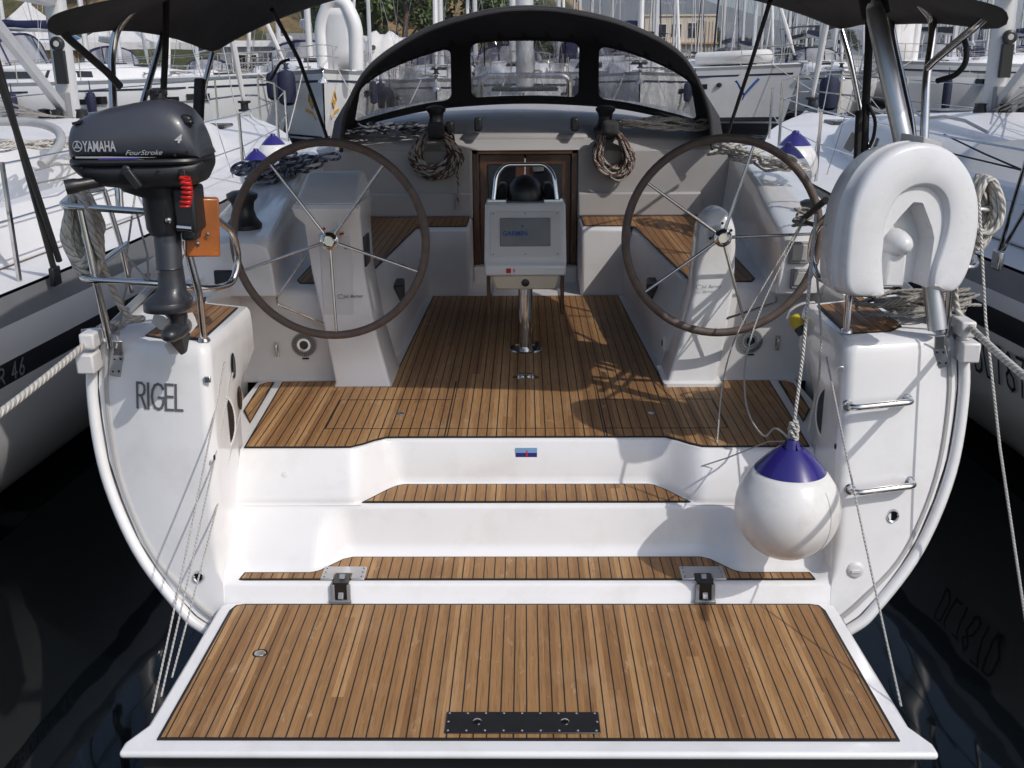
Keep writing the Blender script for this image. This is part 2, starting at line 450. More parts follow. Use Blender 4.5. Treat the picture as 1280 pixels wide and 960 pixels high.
def strokes(txt, h, pos, w=.012, slant=0, gap=.2, sx=1):
    """strip letters; pos(u, v) -> world point on the surface"""
    mb = MB(); u0 = 0
    for ch in txt:
        wd, ls = GL[ch]
        for l in ls:
            l2 = [(u0 + (x + slant * y) * h * sx, y * h) for x, y in l]
            for i, ((ax, ay), (bx, by)) in enumerate(zip(l2, l2[1:])):
                d = math.hypot(bx - ax, by - ay) or 1
                dx, dy = (bx - ax) / d * w / 2, (by - ay) / d * w / 2
                ax2, ay2, bx2, by2 = ax - dx * .8, ay - dy * .8, bx + dx * .8, by + dy * .8
                k = max(1, int(d / .05))
                eps = .0002 * (i % 3)
                for q in range(k):
                    t0, t1 = q / k, (q + 1) / k
                    a = (ax2 + (bx2 - ax2) * t0, ay2 + (by2 - ay2) * t0); b = (ax2 + (bx2 - ax2) * t1, ay2 + (by2 - ay2) * t1)
                    mb.add([pos(a[0] - dy, a[1] + dx, eps), pos(b[0] - dy, b[1] + dx, eps), pos(b[0] + dy, b[1] - dx, eps), pos(a[0] + dy, a[1] - dx, eps)], [(0, 1, 2, 3)])
        u0 += (wd + gap) * h * sx
    return mb
def text_mb(txt, size, mtx, bold=0, shear=0, extr=.0006):
    c = bpy.data.curves.new('lettering', 'FONT'); c.body = txt; c.size = size; c.offset = bold; c.shear = shear; c.extrude = extr
    c.resolution_u = 3
    o = bpy.data.objects.new('lettering', c); COL.objects.link(o)
    dg = bpy.context.evaluated_depsgraph_get(); ev = o.evaluated_get(dg); me = ev.to_mesh()
    mb = MB(); mb.add([mtx @ v.co for v in me.vertices], [tuple(p.vertices) for p in me.polygons])
    ev.to_mesh_clear(); bpy.data.objects.remove(o); bpy.data.curves.remove(c)
    return mb
def plane_mtx(o, u, v):
    """text plane: u = reading direction, v = up direction"""
    u = Vector(u).normalized(); v = Vector(v); v = (v - u * u.dot(v)).normalized(); n = u.cross(v)
    m = Matrix((u, v, n)).transposed().to_4x4(); m.translation = Vector(o); return m
# ================================================================== the yacht we stand behind
Y0 = thing('sailing_yacht', 'large white sailing yacht with twin wheels, teak cockpit and lowered swim platform, in the middle', 'yacht', (0, 7, 0))
def part(mb, name, mats, parent=None, **kw): return mb.build(name, mats, parent or Y0, **kw)

OUT = [(1.585, 1.462), (1.612, 1.25), (1.582, .95), (1.470, .67), (1.312, .46), (1.215, .375), (.95, .24), (.6, .16), (.25, .12), (0, .11)]
def xo(z):
    t = sorted([(b, a) for a, b in OUT]); return interp(t, z)
def yt(x, z): return 3.505 + (z - .5) * .11 + .11 * (max(0, abs(x) - 1.12) / .5) ** 2
XI = 1.145

# hull: loft from the transom to the bow
SEC = [(3.60, 1.0, 1.462, .10), (4.4, 1.055, 1.475, .03), (5.4, 1.10, 1.50, -.08), (7, 1.135, 1.55, -.2), (9, 1.12, 1.61, -.3), (11, .99, 1.67, -.32), (13, .72, 1.74, -.3), (14.5, .38, 1.80, -.2), (15.5, .03, 1.85, .2)]
rings = []
for (Y, sx, zt, zb) in SEC:
    ring = []
    for (x, z) in OUT:
        f = (z - .11) / (1.462 - .11); ring.append((-x * sx, Y + (yt(x, z) - 3.60 if Y == 3.60 else 0), zb + f * (zt - zb)))
    for (x, z) in OUT[:-1][::-1]:
        f = (z - .11) / (1.462 - .11); ring.append((x * sx, Y + (yt(x, z) - 3.60 if Y == 3.60 else 0), zb + f * (zt - zb)))
    rings.append(ring)
mb = MB(); n = len(rings[0])
mb.grid(rings, lambda i, j: 1 if j in (0, n - 2) else 0)
# lower transom under the platform
for sgn in (1,):
    g = []
    for k in range(6):
        z = .14 + (.345 - .14) * k / 5; w = xo(z)
        g.append([(w * (2 * i / 12 - 1), yt(w * (2 * i / 12 - 1), z) + .004, z) for i in range(13)])
    mb.grid(g, 0)
hull = part(mb, 'hull', [M['gel'], M['railg']])

# rub moulding following the transom edge
path = []
for (x, z) in OUT[::-1]: path.append((x, z))
e = [(-x, yt(x, z) - .012, z) for (x, z) in OUT] + [(x, yt(x, z) - .012, z) for (x, z) in OUT[:-1][::-1]]
e = spline(e, 6)
part(MB().tube([(p[0] * 1.006, p[1], p[2]) for p in e], .021, 12), 'edge_moulding', M['gel'])
g2 = spline([(-(x - .048), yt(x - .05, z) - .004, z - (.012 if z < 1.3 else 0) + (.04 if z < .6 else 0)) for (x, z) in OUT[:6]], 6)
for s in (1, -1):
    part(MB().tube([(p[0] * s, p[1], p[2]) for p in g2], .009, 6), 'edge_groove', M['lgrey'])

# stern quarters: solid pods either side of the step opening
def quarter(s):
    rings = []
    zs = [.345, .42, .50, .552, .60, .70, .85, 1.0, 1.15, 1.28, 1.38, 1.42, 1.445, 1.460]
    for z in zs:
        ins = 0 if z < 1.40 else {1.42: .002, 1.445: .007, 1.460: .020}[z]
        r = .002 if z <= .552 else min(.045, .01 + (z - .552) * .4)
        xi = XI + ins * .8; xx = xo(z) - .01 - ins * .3
        ring = []
        for i in range(11):
            x = xx + (xi + r - xx) * i / 10; ring.append((x, yt(x, z) + ins, z))
        yc = yt(xi, z) + ins
        for i in range(1, 7):
            a = i / 6 * PI / 2; ring.append((xi + r - r * math.sin(a), yc + r - r * math.cos(a), z))
        for yy in (3.8, 3.95, 4.05, 4.15, 4.22): ring.append((xi + .002 * (yy - 3.5) + .14 * sm(3.92, 4.16, yy) * (1 - sm(.98, 1.28, z)), yy, z))
        for yy, xq in ((4.30, 1.345), (4.36, 1.36), (4.84, 1.36)): ring.append((xq + ins * .5, yy, z))
        ring += [(max(xx * 1.045, 1.42), 4.84, z), (max(xx * 1.03, 1.30), 4.2, z), (xx * 1.01, 3.9, z)]
        rings.append([(p[0] * s, p[1], p[2]) for p in ring])
    return MB().loft(rings)
for s in (-1, 1): part(quarter(s), 'stern_quarter', M['gel'], angle=50)

# the step surface between them
PC = [(4.004, .95), (3.985, .762), (3.775, .760), (3.758, .556), (3.515, .554)]
PF = [(3.890, .95), (3.775, .764), (3.770, .760), (3.628, .556), (3.515, .554)]
BL = [(.56, .72), (.50, .70), (.50, .70), (.69, .83), (.69, .83)]
def wgt(k, x): return 1 - sm(BL[k][0], BL[k][1], abs(x))
def prof(x):
    pts = []
    for k in range(5):
        w = wgt(k, x); pts.append(Vector((x, PF[k][0] + (PC[k][0] - PF[k][0]) * w, PC[k][1])))
    return pts
xs = [-XI - .004 + (2 * XI + .008) * i / 120 for i in range(121)]
G = []
for x in xs:
    p = prof(x); a = abs(x)
    row = [Vector((x, p[0].y + .30, .95)), p[0] + Vector((0, .022, 0)), p[0] + Vector((0, .006, -.003)), p[0] + Vector((0, 0, -.016))]
    row += [p[1] + Vector((0, .0, .035)), p[1] + Vector((0, -.004, .012)), p[1] + Vector((0, -.014, .0))] if p[1].y - p[2].y > .06 else [p[1] + Vector((0, 0, .035)), p[1] + Vector((0, 0, .012)), p[1] + Vector((0, -.001, 0))]
    row += [p[2] + Vector((0, .018, 0)) if p[1].y - p[2].y > .06 else p[2] + Vector((0, .001, -.001)), p[2] + Vector((0, .004, -.004)), p[2] + Vector((0, -.002, -.02))]
    row += [p[3] + Vector((0, 0, .045)), p[3] + Vector((0, -.010, .014)), p[3] + Vector((0, -.040, 0))]
    y5 = yt(0, .554) + .001
    row += [Vector((x, y5 + .03, .5545)), Vector((x, y5 + .009, .552)), Vector((x, y5, .542)), Vector((x, yt(0, .45) + .001, .45)), Vector((x, yt(0, .34) + .001, .34))]
    # fillets where the surface meets the quarters
    f = max(0, (a - (XI - .07)) / .074) ** 2 * .045
    row = [Vector((v.x, v.y, v.z + (f if i in range(10, 14) else 0))) for i, v in enumerate(row)]
    G.append(row)
part(MB().grid(G), 'boarding_steps', M['gel'], angle=55)

def teak_slab(name, poly, z, mats=None, th=.006, border=.008, par=None):
    """teak panel with a dark caulked margin"""
    P = [Vector((x, y, 0)) for x, y in poly]; n = len(P)
    area = sum(P[i].x * P[(i + 1) % n].y - P[(i + 1) % n].x * P[i].y for i in range(n))
    if area < 0: P = P[::-1]
    inn = []
    for i in range(n):
        a, b, c = P[i - 1], P[i], P[(i + 1) % n]
        d1, d2 = (b - a).normalized(), (c - b).normalized()
        n1, n2 = Vector((-d1.y, d1.x, 0)), Vector((-d2.y, d2.x, 0))
        bi = (n1 + n2)
        bi = bi.normalized() if bi.length > 1e-5 else n1
        inn.append(b + bi * border / max(.5, bi.dot(n1)))
    mb = MB(); mb.prism([(p.x, p.y) for p in P], z, z + th * .75, 1)
    mb.prism([(p.x, p.y) for p in inn], z + .001, z + th, 0)
    return mb.build(name, mats or [M['teak'], M['caulk']], par or Y0, angle=30)

# cockpit sole
mb = MB(); mb.box(-1.30, 1.30, 4.18, 4.90, .90, .9495); mb.box(-.72, .72, 4.90, 7.2, .90, .9495); mb.box(-1.30, -1.151, 3.93, 4.18, .90, .9495); mb.box(1.151, 1.30, 3.93, 4.18, .90, .9495)
part(mb, 'cockpit_floor', M['gel2'])
edge = []
for i in range(49):
    x = -1.06 + 2.12 * i / 48; p = prof(x)[0]; edge.append((x, p.y + .014))
edge = [(-1.135, edge[0][1])] + edge + [(1.135, edge[-1][1])]
poly = edge + [(1.172, 4.79), (.685, 4.80), (.655, 4.87), (.605, 6.66), (-.605, 6.66), (-.645, 4.87), (-.675, 4.80), (-1.176, 4.79)]
teak_slab('teak_floor', poly, .951)
for s in (-1, 1):
    teak_slab('teak_floor_strip', [(s * 1.185, 4.20), (s * 1.255, 4.36), (s * 1.275, 4.74), (s * 1.245, 4.785), (s * 1.215, 4.785)], .951)
# hatch joints cut into the teak
for s in (-1, 1):
    x0, x1, ya, yb = .335 * s, .845 * s, 4.115, 4.50
    hatch = MB()
    for (a, b) in (((x0, ya), (x1, ya)), ((x1, ya), (x1, yb)), ((x1, yb), (x0, yb)), ((x0, 4.02), (x0, 4.78))):
        hatch.bar((*a, .9573), (*b, .9573), .0055, .001)
    h = part(hatch, 'floor_hatch', M['caulk'])
    mb = MB(); xm = (x0 + x1) / 2
    mb.lathe([(.0, 0), (.017, 0), (.017, .003), (0, .0035)], (xm * .93, 4.30, .957), n=14)
    part(mb, 'lift_ring', M['chrome'], h)
mb = MB(); mb.bar((-.335, 4.115, .9571), (.335, 4.115, .9571), .004, .001); part(mb, 'floor_joint', M['caulk'])
mb = MB(); mb.tube(rounded([(-.035, 4.84, .958), (-.035, 4.84, .975), (.035, 4.84, .975), (.035, 4.84, .958)], .01), .005, 6); mb.lathe([(0, 0), (.028, 0), (.028, .003), (0, .004)], (-.035, 4.84, .957)); mb.lathe([(0, 0), (.028, 0), (.028, .003), (0, .004)], (.035, 4.84, .957))
part(mb, 'floor_padeye', M['ss'])

# step teak
def strip(k, xa, front, inset):
    top, bot = [], []
    for i in range(61):
        x = -xa + 2 * xa * i / 60; yb = prof(x)[k].y - inset
        if yb - front > .006: top.append((x, yb)); bot.append((x, front))
    # blunt the ends
    return [(bot[0][0] - .008, front + .002)] + bot + [(bot[-1][0] + .008, front + .002)] + top[::-1]
teak_slab('teak_step', strip(1, .69, 3.790, .012), .7605)
poly = strip(3, 1.085, 3.535, .035)
poly = [p for p in poly]
teak_slab('teak_step', poly, .5550)
# information sticker on the riser
mb = MB(); 
for (z0, z1, mi) in ((.893, .914, 1), (.874, .893, 0)):
    y = 3.9955
    mb.add([(-.043, y, z0), (.046, y, z0), (.046, y + .002, z1), (-.043, y + .002, z1)], [(0, 1, 2, 3)], mi)
mb.add([(.000, 3.994, .878), (.008, 3.994, .878), (.006, 3.996, .905), (.003, 3.996, .905)], [(0, 1, 2, 3)], 2)
part(mb, 'riser_sticker', [M['fblue'], M['skyblue'], M['red']], label='small blue picture sticker on the upper riser')
# round cap
def capdisc(name, p, nrm, r, mats, h=.008, par=None):
    return part(MB().lathe([(0, h), (r * .6, h), (r * .9, h * .7), (r, 0)], p, nrm, 20), name, mats, par)
capdisc('deck_cap', (-.96, prof(.96)[0].y - .055, .86), (0, -1, .45), .017, M['gel2'])

# swim platform
pl = MB()
def plat_pt(x, y, z): return (x, y, z)
PX, PYF, PYN = 1.168, 3.498, 2.605
pl.prism([(-1.155, PYF - .02), (-1.125, PYF), (1.125, PYF), (1.155, PYF - .02), (PX + .004, 2.74), (1.215, 2.655), (1.215, 2.605), (-1.215, 2.605), (-1.215, 2.655), (-PX - .004, 2.74)], .458, .483)
plat = part(pl, 'swim_platform', M['gel'], bevel=.011, segs=3)
o = teak_slab('teak_panel', [(-1.118, 2.662), (1.118, 2.662), (1.106, 3.43), (1.092, 3.468), (1.06, 3.477), (-1.06, 3.477), (-1.092, 3.468), (-1.106, 3.43)], .4835, par=plat, border=.010)
mb = MB(); mb.prism([(-.25, 2.688), (.225, 2.688), (.225, 2.795), (-.25, 2.795)], .489, .4945)
mp = part(mb, 'black_fitting_plate', M['blk'], plat, bevel=.003)
mb = MB()
for x in [-.24 + i * .0565 for i in range(9)]:
    for y in (2.698, 2.785): mb.ell((x, y, .495), (.004, .004, .002), n=8, k=4)
for x in (-.241, .217): mb.ell((x, 2.742, .495), (.004, .004, .002), n=8, k=4)
part(mb, 'plate_screw', M['grey'], plat)
for x in (-.152, .118):
    mb = MB(); mb.lathe([(.014, -.001), (.014, .002), (.010, .003), (.009, -.001)], (x, 2.742, .495), n=16, m=0); mb.lathe([(0, 0), (.009, 0), (.009, .0012), (0, .0012)], (x, 2.742, .4945), n=12, m=1)
    part(mb, 'socket_ring', [M['ss'], M['dglass']], plat)
mb = MB(); mb.lathe([(0, .002), (.019, .002), (.021, 0)], (-.92, 3.135, .489), n=20, m=0); mb.lathe([(.021, .0005), (.026, .0005)], (-.92, 3.135, .489), n=20, m=1)
part(mb, 'filler_cap', [M['chrome'], M['caulk']], plat)
mb = MB(); mb.box(-1.17, 1.17, 2.66, 3.42, .38, .457); part(mb, 'platform_underside', M['rub'], plat)
# hinges
for x in (-.70, .672):
    mb = MB()
    mb.prism([(x - .082, 3.532), (x - .034, 3.532), (x - .034, 3.575), (x + .034, 3.575), (x + .034, 3.532), (x + .085, 3.532), (x + .085, 3.632), (x - .082, 3.632)], .5555, .5645)
    h = part(mb, 'platform_hinge', M['alu'], bevel=.003)
    for dx in (-.07, .072):
        for y in (3.55, 3.585, 3.615): part(MB().ell((x + dx, y, .565), (.005, .005, .002), n=8, k=4), 'hinge_bolt', M['ss'], h)
    mb = MB(); mb.box(x - .030, x + .030, 3.4985, 3.58, .44, .5635, 0)
    part(mb, 'hinge_slot', M['blk'], h)
    mb = MB(); mb.bar((x, 3.488, .50), (x, 3.55, .574), .020, .014)
    for dx in (-.03, .03): mb.bar((x + dx, 3.492, .47), (x + dx, 3.502, .556), .010, .014)
    mb.bar((x - .04, 3.489, .490), (x + .04, 3.489, .490), .012, .012)
    part(mb, 'hinge_arm', M['railg'], h, bevel=.002)

# seat boxes
for s in (-1, 1):
    inner0 = .655 if s > 0 else .645
    def seatring(z, ins, top):
        xa = inner0 + (.05 if top else 0)
        xi_aft = .70 + (.09 if top else .0)
        pts = [(xa - .02 + ins, 6.70), (xa + ins + .02, 6.30), (xi_aft - .03 + ins, 5.3), (xi_aft + ins, 4.95), (xi_aft + .08 + ins, 4.86 + ins), (.95, 4.832 + ins), (1.165, 4.826 + ins), (1.40, 4.83 + ins), (1.44, 5.2), (1.50, 6.0), (1.50, 7.15), (xa + ins, 7.15)]
        return [(s * x, y, z) for x, y in pts]
    mb = MB().loft([seatring(.94, 0, False), seatring(1.15, .0, False), seatring(1.362, .0, True), seatring(1.385, .008, True), seatring(1.396, .028, True)])
    part(mb, 'cockpit_seat', M['gel2'], angle=45)
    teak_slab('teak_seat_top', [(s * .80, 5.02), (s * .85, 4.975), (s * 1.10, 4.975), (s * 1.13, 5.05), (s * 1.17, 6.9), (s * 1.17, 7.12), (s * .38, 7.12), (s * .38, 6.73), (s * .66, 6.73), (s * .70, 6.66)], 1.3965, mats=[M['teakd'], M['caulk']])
    mb = MB().box(s * .36, s * (inner0 + .03), 6.682, 7.15, .94, 1.395)
    part(mb, 'bridge_seat', M['gel2'], bevel=.025, segs=3)
    # dark vent in the seat front, small socket and recessed speaker at the aft end
    mb = MB(); mb.obox((s * .695, 5.62, 1.21), (.06, .20, .12), Matrix.Rotation(R_(-6 * s), 3, 'Z')); part(mb, 'seat_vent', M['blk'], bevel=.01)
    mb = MB(); mb.obox((s * .693, 5.02, 1.08), (.02, .035, .075), Matrix.Rotation(R_(0), 3, 'Z')); part(mb, 'power_socket', M['gel2'], bevel=.006)
    mb = MB(); mb.obox((s * .681, 5.02, 1.08), (.006, .018, .03)); part(mb, 'socket_cover', M['blk'], bevel=.003)
    c = at(380 if s < 0 else 938, 431 if s < 0 else 426, 4.822)
    mb = MB(); mb.lathe([(.032, .003), (.034, .006), (.056, .005), (.060, 0)], c, (0, -1, 0), 28, 0); mb.lathe([(0, .004), (.020, .004), (.022, 0)], c, (0, -1, 0), 20, 1); mb.lathe([(.022, .001), (.022, .006), (.032, .006), (.032, .001)], c, (0, -1, 0), 20, 2)
    for k in range(28):
        a = k / 28 * 2 * PI; mb.obox(c + Vector((math.cos(a) * .046, -.0055, math.sin(a) * .046)), (.016, .002, .004), Matrix.Rotation(-a, 3, 'Y'), 3)
    mb.obox(c + Vector((.004, -.003, -.068)), (.032, .004, .007), None, 1)
    part(mb, 'cockpit_speaker', [M['grey'], M['dglass'], M['chrome'], M['blk']])
    c = at(346 if s < 0 else 972, 437 if s < 0 else 429, 4.822)
    mb = MB(); mb.tube(rounded([c + Vector((0, 0, .028)), c + Vector((0, -.012, .022)), c + Vector((0, -.012, -.022)), c + Vector((0, 0, -.028))], .008), .006, 8); mb.obox(c, (.02, .003, .075), None, 0)
    part(mb, 'harness_eye', M['ss'])

# coamings
def coam(s):
    rings = []
    for (Y, dx, top, w) in ((4.68, .005, 1.64, 1.0), (4.71, .005, 1.66, 1.0), (4.80, .01, 1.672, 1), (5.2, .05, 1.70, 1), (6.0, .14, 1.76, 1), (6.8, .20, 1.825, 1), (7.3, .22, 1.87, 1), (7.8, .22, 1.87, 1)):
        b = 1.40 if Y < 4.75 else 1.38
        h = top - 1.39
        pts = [(1.145 + dx * .9, b), (1.148 + dx * .95, 1.39 + h * .25), (1.155 + dx, 1.39 + h * .6), (1.163 + dx, 1.39 + h * .82), (1.175 + dx, 1.39 + h * .93), (1.20 + dx, top - .006), (1.23 + dx, top), (1.34 + dx * .8, top + .003), (1.46 + dx * .7, top - .010), (1.54 + dx * .6, top - .035), (1.585 + dx * .6, top - .12), (1.585 + dx * .6, 1.45), (1.5 + dx * .6, 1.40)]
        rings.append([(s * x, Y + (.015 if False else 0), z) for x, z in pts])
    return MB().loft(rings)
for s in (-1, 1):
    part(coam(s), 'coaming', M['gel'], bevel=.008, angle=45)
# side decks and foredeck
mb = MB()
for s in (-1, 1):
    g = []
    for (Y, sx, zt, zb) in [(4.5, 1.058, 1.476, 0)] + SEC[2:]:
        w = 1.585 * sx; xi = 1.48 if Y < 8 else 0
        g.append([(s * (w * (1 - t) + min(w, xi) * t), Y, zt - .004 + (.0 if t < .5 else .03 * (t - .5))) for t in (0, .03, .5, 1)])
    mb.grid(g)
part(mb, 'side_deck', M['deckw'])
# toe rail
for s in (-1, 1):
    part(MB().tube([(s * (1.585 * sx - .02), Y + .12, zt + .015) for (Y, sx, zt, zb) in SEC], .018, 6), 'toe_rail', M['railg'])

# quarter seat teak
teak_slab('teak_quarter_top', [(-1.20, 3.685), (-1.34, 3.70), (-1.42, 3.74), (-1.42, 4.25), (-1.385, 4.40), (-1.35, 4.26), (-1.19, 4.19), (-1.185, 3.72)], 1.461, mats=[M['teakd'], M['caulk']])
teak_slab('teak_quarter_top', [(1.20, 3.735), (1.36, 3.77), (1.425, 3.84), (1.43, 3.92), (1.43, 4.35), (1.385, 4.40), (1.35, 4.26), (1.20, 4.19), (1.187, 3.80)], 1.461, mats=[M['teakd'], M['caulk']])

# cabin trunk and roof
rr = []
for (Y, top, hw, sd) in ((7.16, 1.845, 1.34, 0), (7.20, 1.895, 1.345, .01), (7.5, 1.95, 1.35, .04), (7.86, 1.995, 1.33, .06), (9.0, 2.03, 1.28, .07), (10.5, 2.02, 1.12, .07), (11.6, 1.98, .9, .06), (12.0, 1.70, .78, 0)):
    row = [(-hw - .10, Y, 1.5), (-hw - .03, Y, top - .16), (-hw, Y, top - .06)]
    for i in range(13):
        u = -1 + i / 6; row.append((u * (hw - .05), Y, top + sd * (1 - u * u)))
    row += [(hw, Y, top - .06), (hw + .03, Y, top - .16), (hw + .10, Y, 1.5)]
    rr.append(row)
part(MB().grid(rr), 'cabin_roof', M['gel_shade'], angle=50)
mb = MB()
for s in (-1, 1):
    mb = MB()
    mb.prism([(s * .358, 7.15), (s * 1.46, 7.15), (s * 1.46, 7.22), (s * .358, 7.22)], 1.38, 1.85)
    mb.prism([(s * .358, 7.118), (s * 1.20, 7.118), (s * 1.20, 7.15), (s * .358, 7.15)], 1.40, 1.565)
    part(mb, 'cabin_bulkhead', M['gel_shade'], bevel=.018, segs=3)
mb = MB(); mb.box(-.358, .358, 7.1, 7.2, .9, 1.06); part(mb, 'companionway_sill', M['gel2'], bevel=.01)
mb = MB(); mb.box(-.43, .43, 7.22, 8.4, 1.85, 1.950); part(mb, 'sliding_hatch', M['gel_shade'], bevel=.03, segs=3)
mb = MB(); mb.tube([(-.38, 7.205, 1.878), (.38, 7.205, 1.878)], .012, 8); part(mb, 'hatch_lip', M['ss'])
mb = MB()
for s in (-1, 1): mb.box(s * .358, s * .315, 7.17, 7.24, 1.06, 1.86)
mb.box(-.358, .358, 7.17, 7.24, 1.815, 1.86)
fr = part(mb, 'companionway_frame', M['mahog'], bevel=.006)
for s in (-1, 1):
    d = part(MB().box(s * .004, s * .312, 7.21, 7.24, 1.06, 1.812), 'companionway_door', M['mahog'], bevel=.004)
    part(MB().box(s * .06, s * .255, 7.200, 7.215, 1.28, 1.75), 'door_pane', M['dglass'], d, bevel=.004)
mb = MB(); mb.box(.05, .13, 7.185, 7.215, 1.70, 1.745); part(mb, 'door_lock', M['ss'], bevel=.006)

# mast and boom of this yacht, beyond the sprayhood
mb = MB().tube([(0, 10.6, 2.10), (0, 10.7, 6), (0, 10.9, 16.5)], .085, 12, flat=.7); mst = part(mb, 'mast', M['mastalu'])
part(MB().tube([(0, 10.5, 3.35), (0, 6.6, 3.55)], .07, 10), 'boom', M['mastalu'])
mb = MB(); mb.box(-.3, .3, 9.6, 10.1, 2.15, 2.185); part(mb, 'deck_hatch', M['hatch'], bevel=.02)
mb = MB()
mb.tube(rounded([(-.36, 8.75, 2.12), (-.36, 8.75, 2.30), (.36, 8.75, 2.30), (.36, 8.75, 2.12)], .1), .022, 8)
part(mb, 'grab_hoop', M['ss'])

# ------------------------------------------------------------------ sprayhood
hood = MB()
ARC_A = [(-1.215, 7.05, 1.87), (-1.16, 6.98, 2.12), (-.985, 6.9, 2.39), (-.64, 6.86, 2.60), (-.28, 6.84, 2.705), (0, 6.83, 2.735), (.28, 6.84, 2.715), (.64, 6.86, 2.63), (.985, 6.9, 2.45), (1.17, 6.98, 2.16), (1.235, 7.05, 1.87)]
ARC_F = [(-1.31, 7.35, 2.03), (-1.21, 7.48, 2.19), (-1.02, 7.62, 2.35), (-.68, 7.72, 2.485), (-.34, 7.78, 2.56), (0, 7.80, 2.575), (.34, 7.78, 2.56), (.68, 7.72, 2.50), (1.02, 7.62, 2.37), (1.22, 7.48, 2.22), (1.33, 7.35, 2.05)]
BASE = [(-1.34, 7.30, 1.88), (-1.29, 7.50, 1.955), (-1.06, 7.68, 2.02), (-.70, 7.82, 2.09), (-.34, 7.88, 2.12), (0, 7.90, 2.13), (.34, 7.88, 2.12), (.70, 7.82, 2.09), (1.06, 7.68, 2.02), (1.30, 7.50, 1.955), (1.36, 7.30, 1.88)]
A_, F_, B_ = spline(ARC_A, 10), spline(ARC_F, 10), spline(BASE, 10)
nn = len(A_)
top = []
for i in range(nn):
    row = []
    for k in range(9):
        t = k / 8; p = A_[i].lerp(F_[i], t); p.z += .07 * math.sin(PI * t) * (1 - abs(i / (nn - 1) * 2 - 1) ** 3); row.append(p)
    top.append(row)
hood.grid(top)
lip = [[p, p + Vector((0, -.035, .004)), p + Vector((0, -.05, -.03))] for p in A_]
hood.grid(lip)
# front panel, canvas where there is no window
WIN = [(.142, .345), (.386, .614), (.655, .858)]
def vtop(u): return .95 - .22 * max(0, abs(2 * u - 1) - .45) ** 1.5
NU, NV = 260, 48
def lerp_list(Ls, u):
    f = u * (len(Ls) - 1); i = min(int(f), len(Ls) - 2); return Ls[i].lerp(Ls[i + 1], f - i)
def fp(u, v): return lerp_list(B_, u).lerp(lerp_list(F_, u), v)
def vlim(u, a, b, vt):
    ru, rv = .016, .10
    d = min(u - a, b - u) / ru
    k = 0 if d >= 1 else rv * (1 - math.sqrt(max(0, 1 - (1 - d) ** 2)))
    return .10 + k, vt - k
wins = [MB(), MB(), MB()]
us = sorted(set([round(i / 120, 5) for i in range(121)] + [round(a + (b - a) * 0 + d, 5) for a, b in WIN for d in (0, .001, .003, .006, .010, .016)] + [round(b - d, 5) for a, b in WIN for d in (0, .001, .003, .006, .010, .016)]))
for u0, u1 in zip(us, us[1:]):
    k = next((i for i, (a, b) in enumerate(WIN) if a - 1e-6 <= u0 and u1 <= b + 1e-6), -1)
    if k < 0:
        hood.grid([[fp(u, j / 6) for j in range(7)] for u in (u0, u1)]); continue
    a, b = WIN[k]; (l0, h0), (l1, h1) = vlim(u0, a, b, vtop(u0)), vlim(u1, a, b, vtop(u1))
    hood.add([fp(u0, 0), fp(u1, 0), fp(u1, l1), fp(u0, l0)], [(0, 1, 2, 3)])
    hood.add([fp(u0, h0), fp(u1, h1), fp(u1, 1), fp(u0, 1)], [(0, 1, 2, 3)])
    wins[k].grid([[fp(u, l + (h - l) * j / 6) for j in range(7)] for u, l, h in ((u0, l0, h0), (u1, l1, h1))])
# side wings
for s in (0, -1):
    g = []
    for k in range(9):
        t = k / 8
        a, f, b = A_[s], F_[s], B_[s]
        g.append([a.lerp(b, t) if t < 1 else b, a.lerp(f, t)])
    hood.grid(g)
sprayhood = part(hood, 'sprayhood', M['canvasb'], weld=True, angle=60)
for k, w in enumerate(wins): part(w, 'sprayhood_window', M['vinyl'], sprayhood, weld=True)
part(MB().tube([p + Vector((0, -.05, -.015)) for p in A_], .014, 8), 'hoop_tube', M['canvasb'], sprayhood)
part(MB().tube([p + Vector((0, .0, .006)) for p in A_], .009, 6), 'edge_piping', M['canvas'], sprayhood)
part(MB().tube([p + Vector((0, .0, .0)) for p in B_], .016, 6), 'hem', M['canvasb'], sprayhood)
for x in (-.285, .285):
    mb = MB(); mb.bar((x, 7.70, 2.54), (x, 7.72, 2.38), .022, .006); part(mb, 'window_strap', M['strap'], sprayhood)

# ------------------------------------------------------------------ bimini
HP = [(3.62, 0), (4.05, 0), (4.6, 0), (5.15, 0)]
def hoop(Y, xw, zs, zc, sagf=0):
    pts = []
    for i in range(33):
        u = -1 + i / 16; a = abs(u)
        x = xw * (math.copysign(1 - (1 - a) ** 1.35, u)); zs_ = zs + (.085 * sm(4.4, 5.2, Y) if u > 0 else 0)
        z = zs_ + (zc - zs_) * (1 - a ** 2.0)
        pts.append(Vector((x, Y + sagf * (1 - a ** 2.2), z)))
    return pts
H = [hoop(3.42, 1.49, 2.575, 2.70), hoop(3.52, 1.55, 2.53, 2.72), hoop(3.70, 1.56, 2.515, 2.76), hoop(4.1, 1.555, 2.56, 2.85, .1), hoop(4.6, 1.535, 2.545, 2.92, .35), hoop(5.0, 1.52, 2.51, 2.92, .85), hoop(5.2, 1.495, 2.46, 2.90, 1.3)]
bim = part(MB().grid(H), 'bimini', M['canvas'], sub=1, solid=.006, angle=80)
def ptube(name, pts, r, m, par=None, n=10, rad=.05): return part(MB().tube(rounded(pts, rad) if len(pts) > 2 else pts, r, n), name, M[m], par)
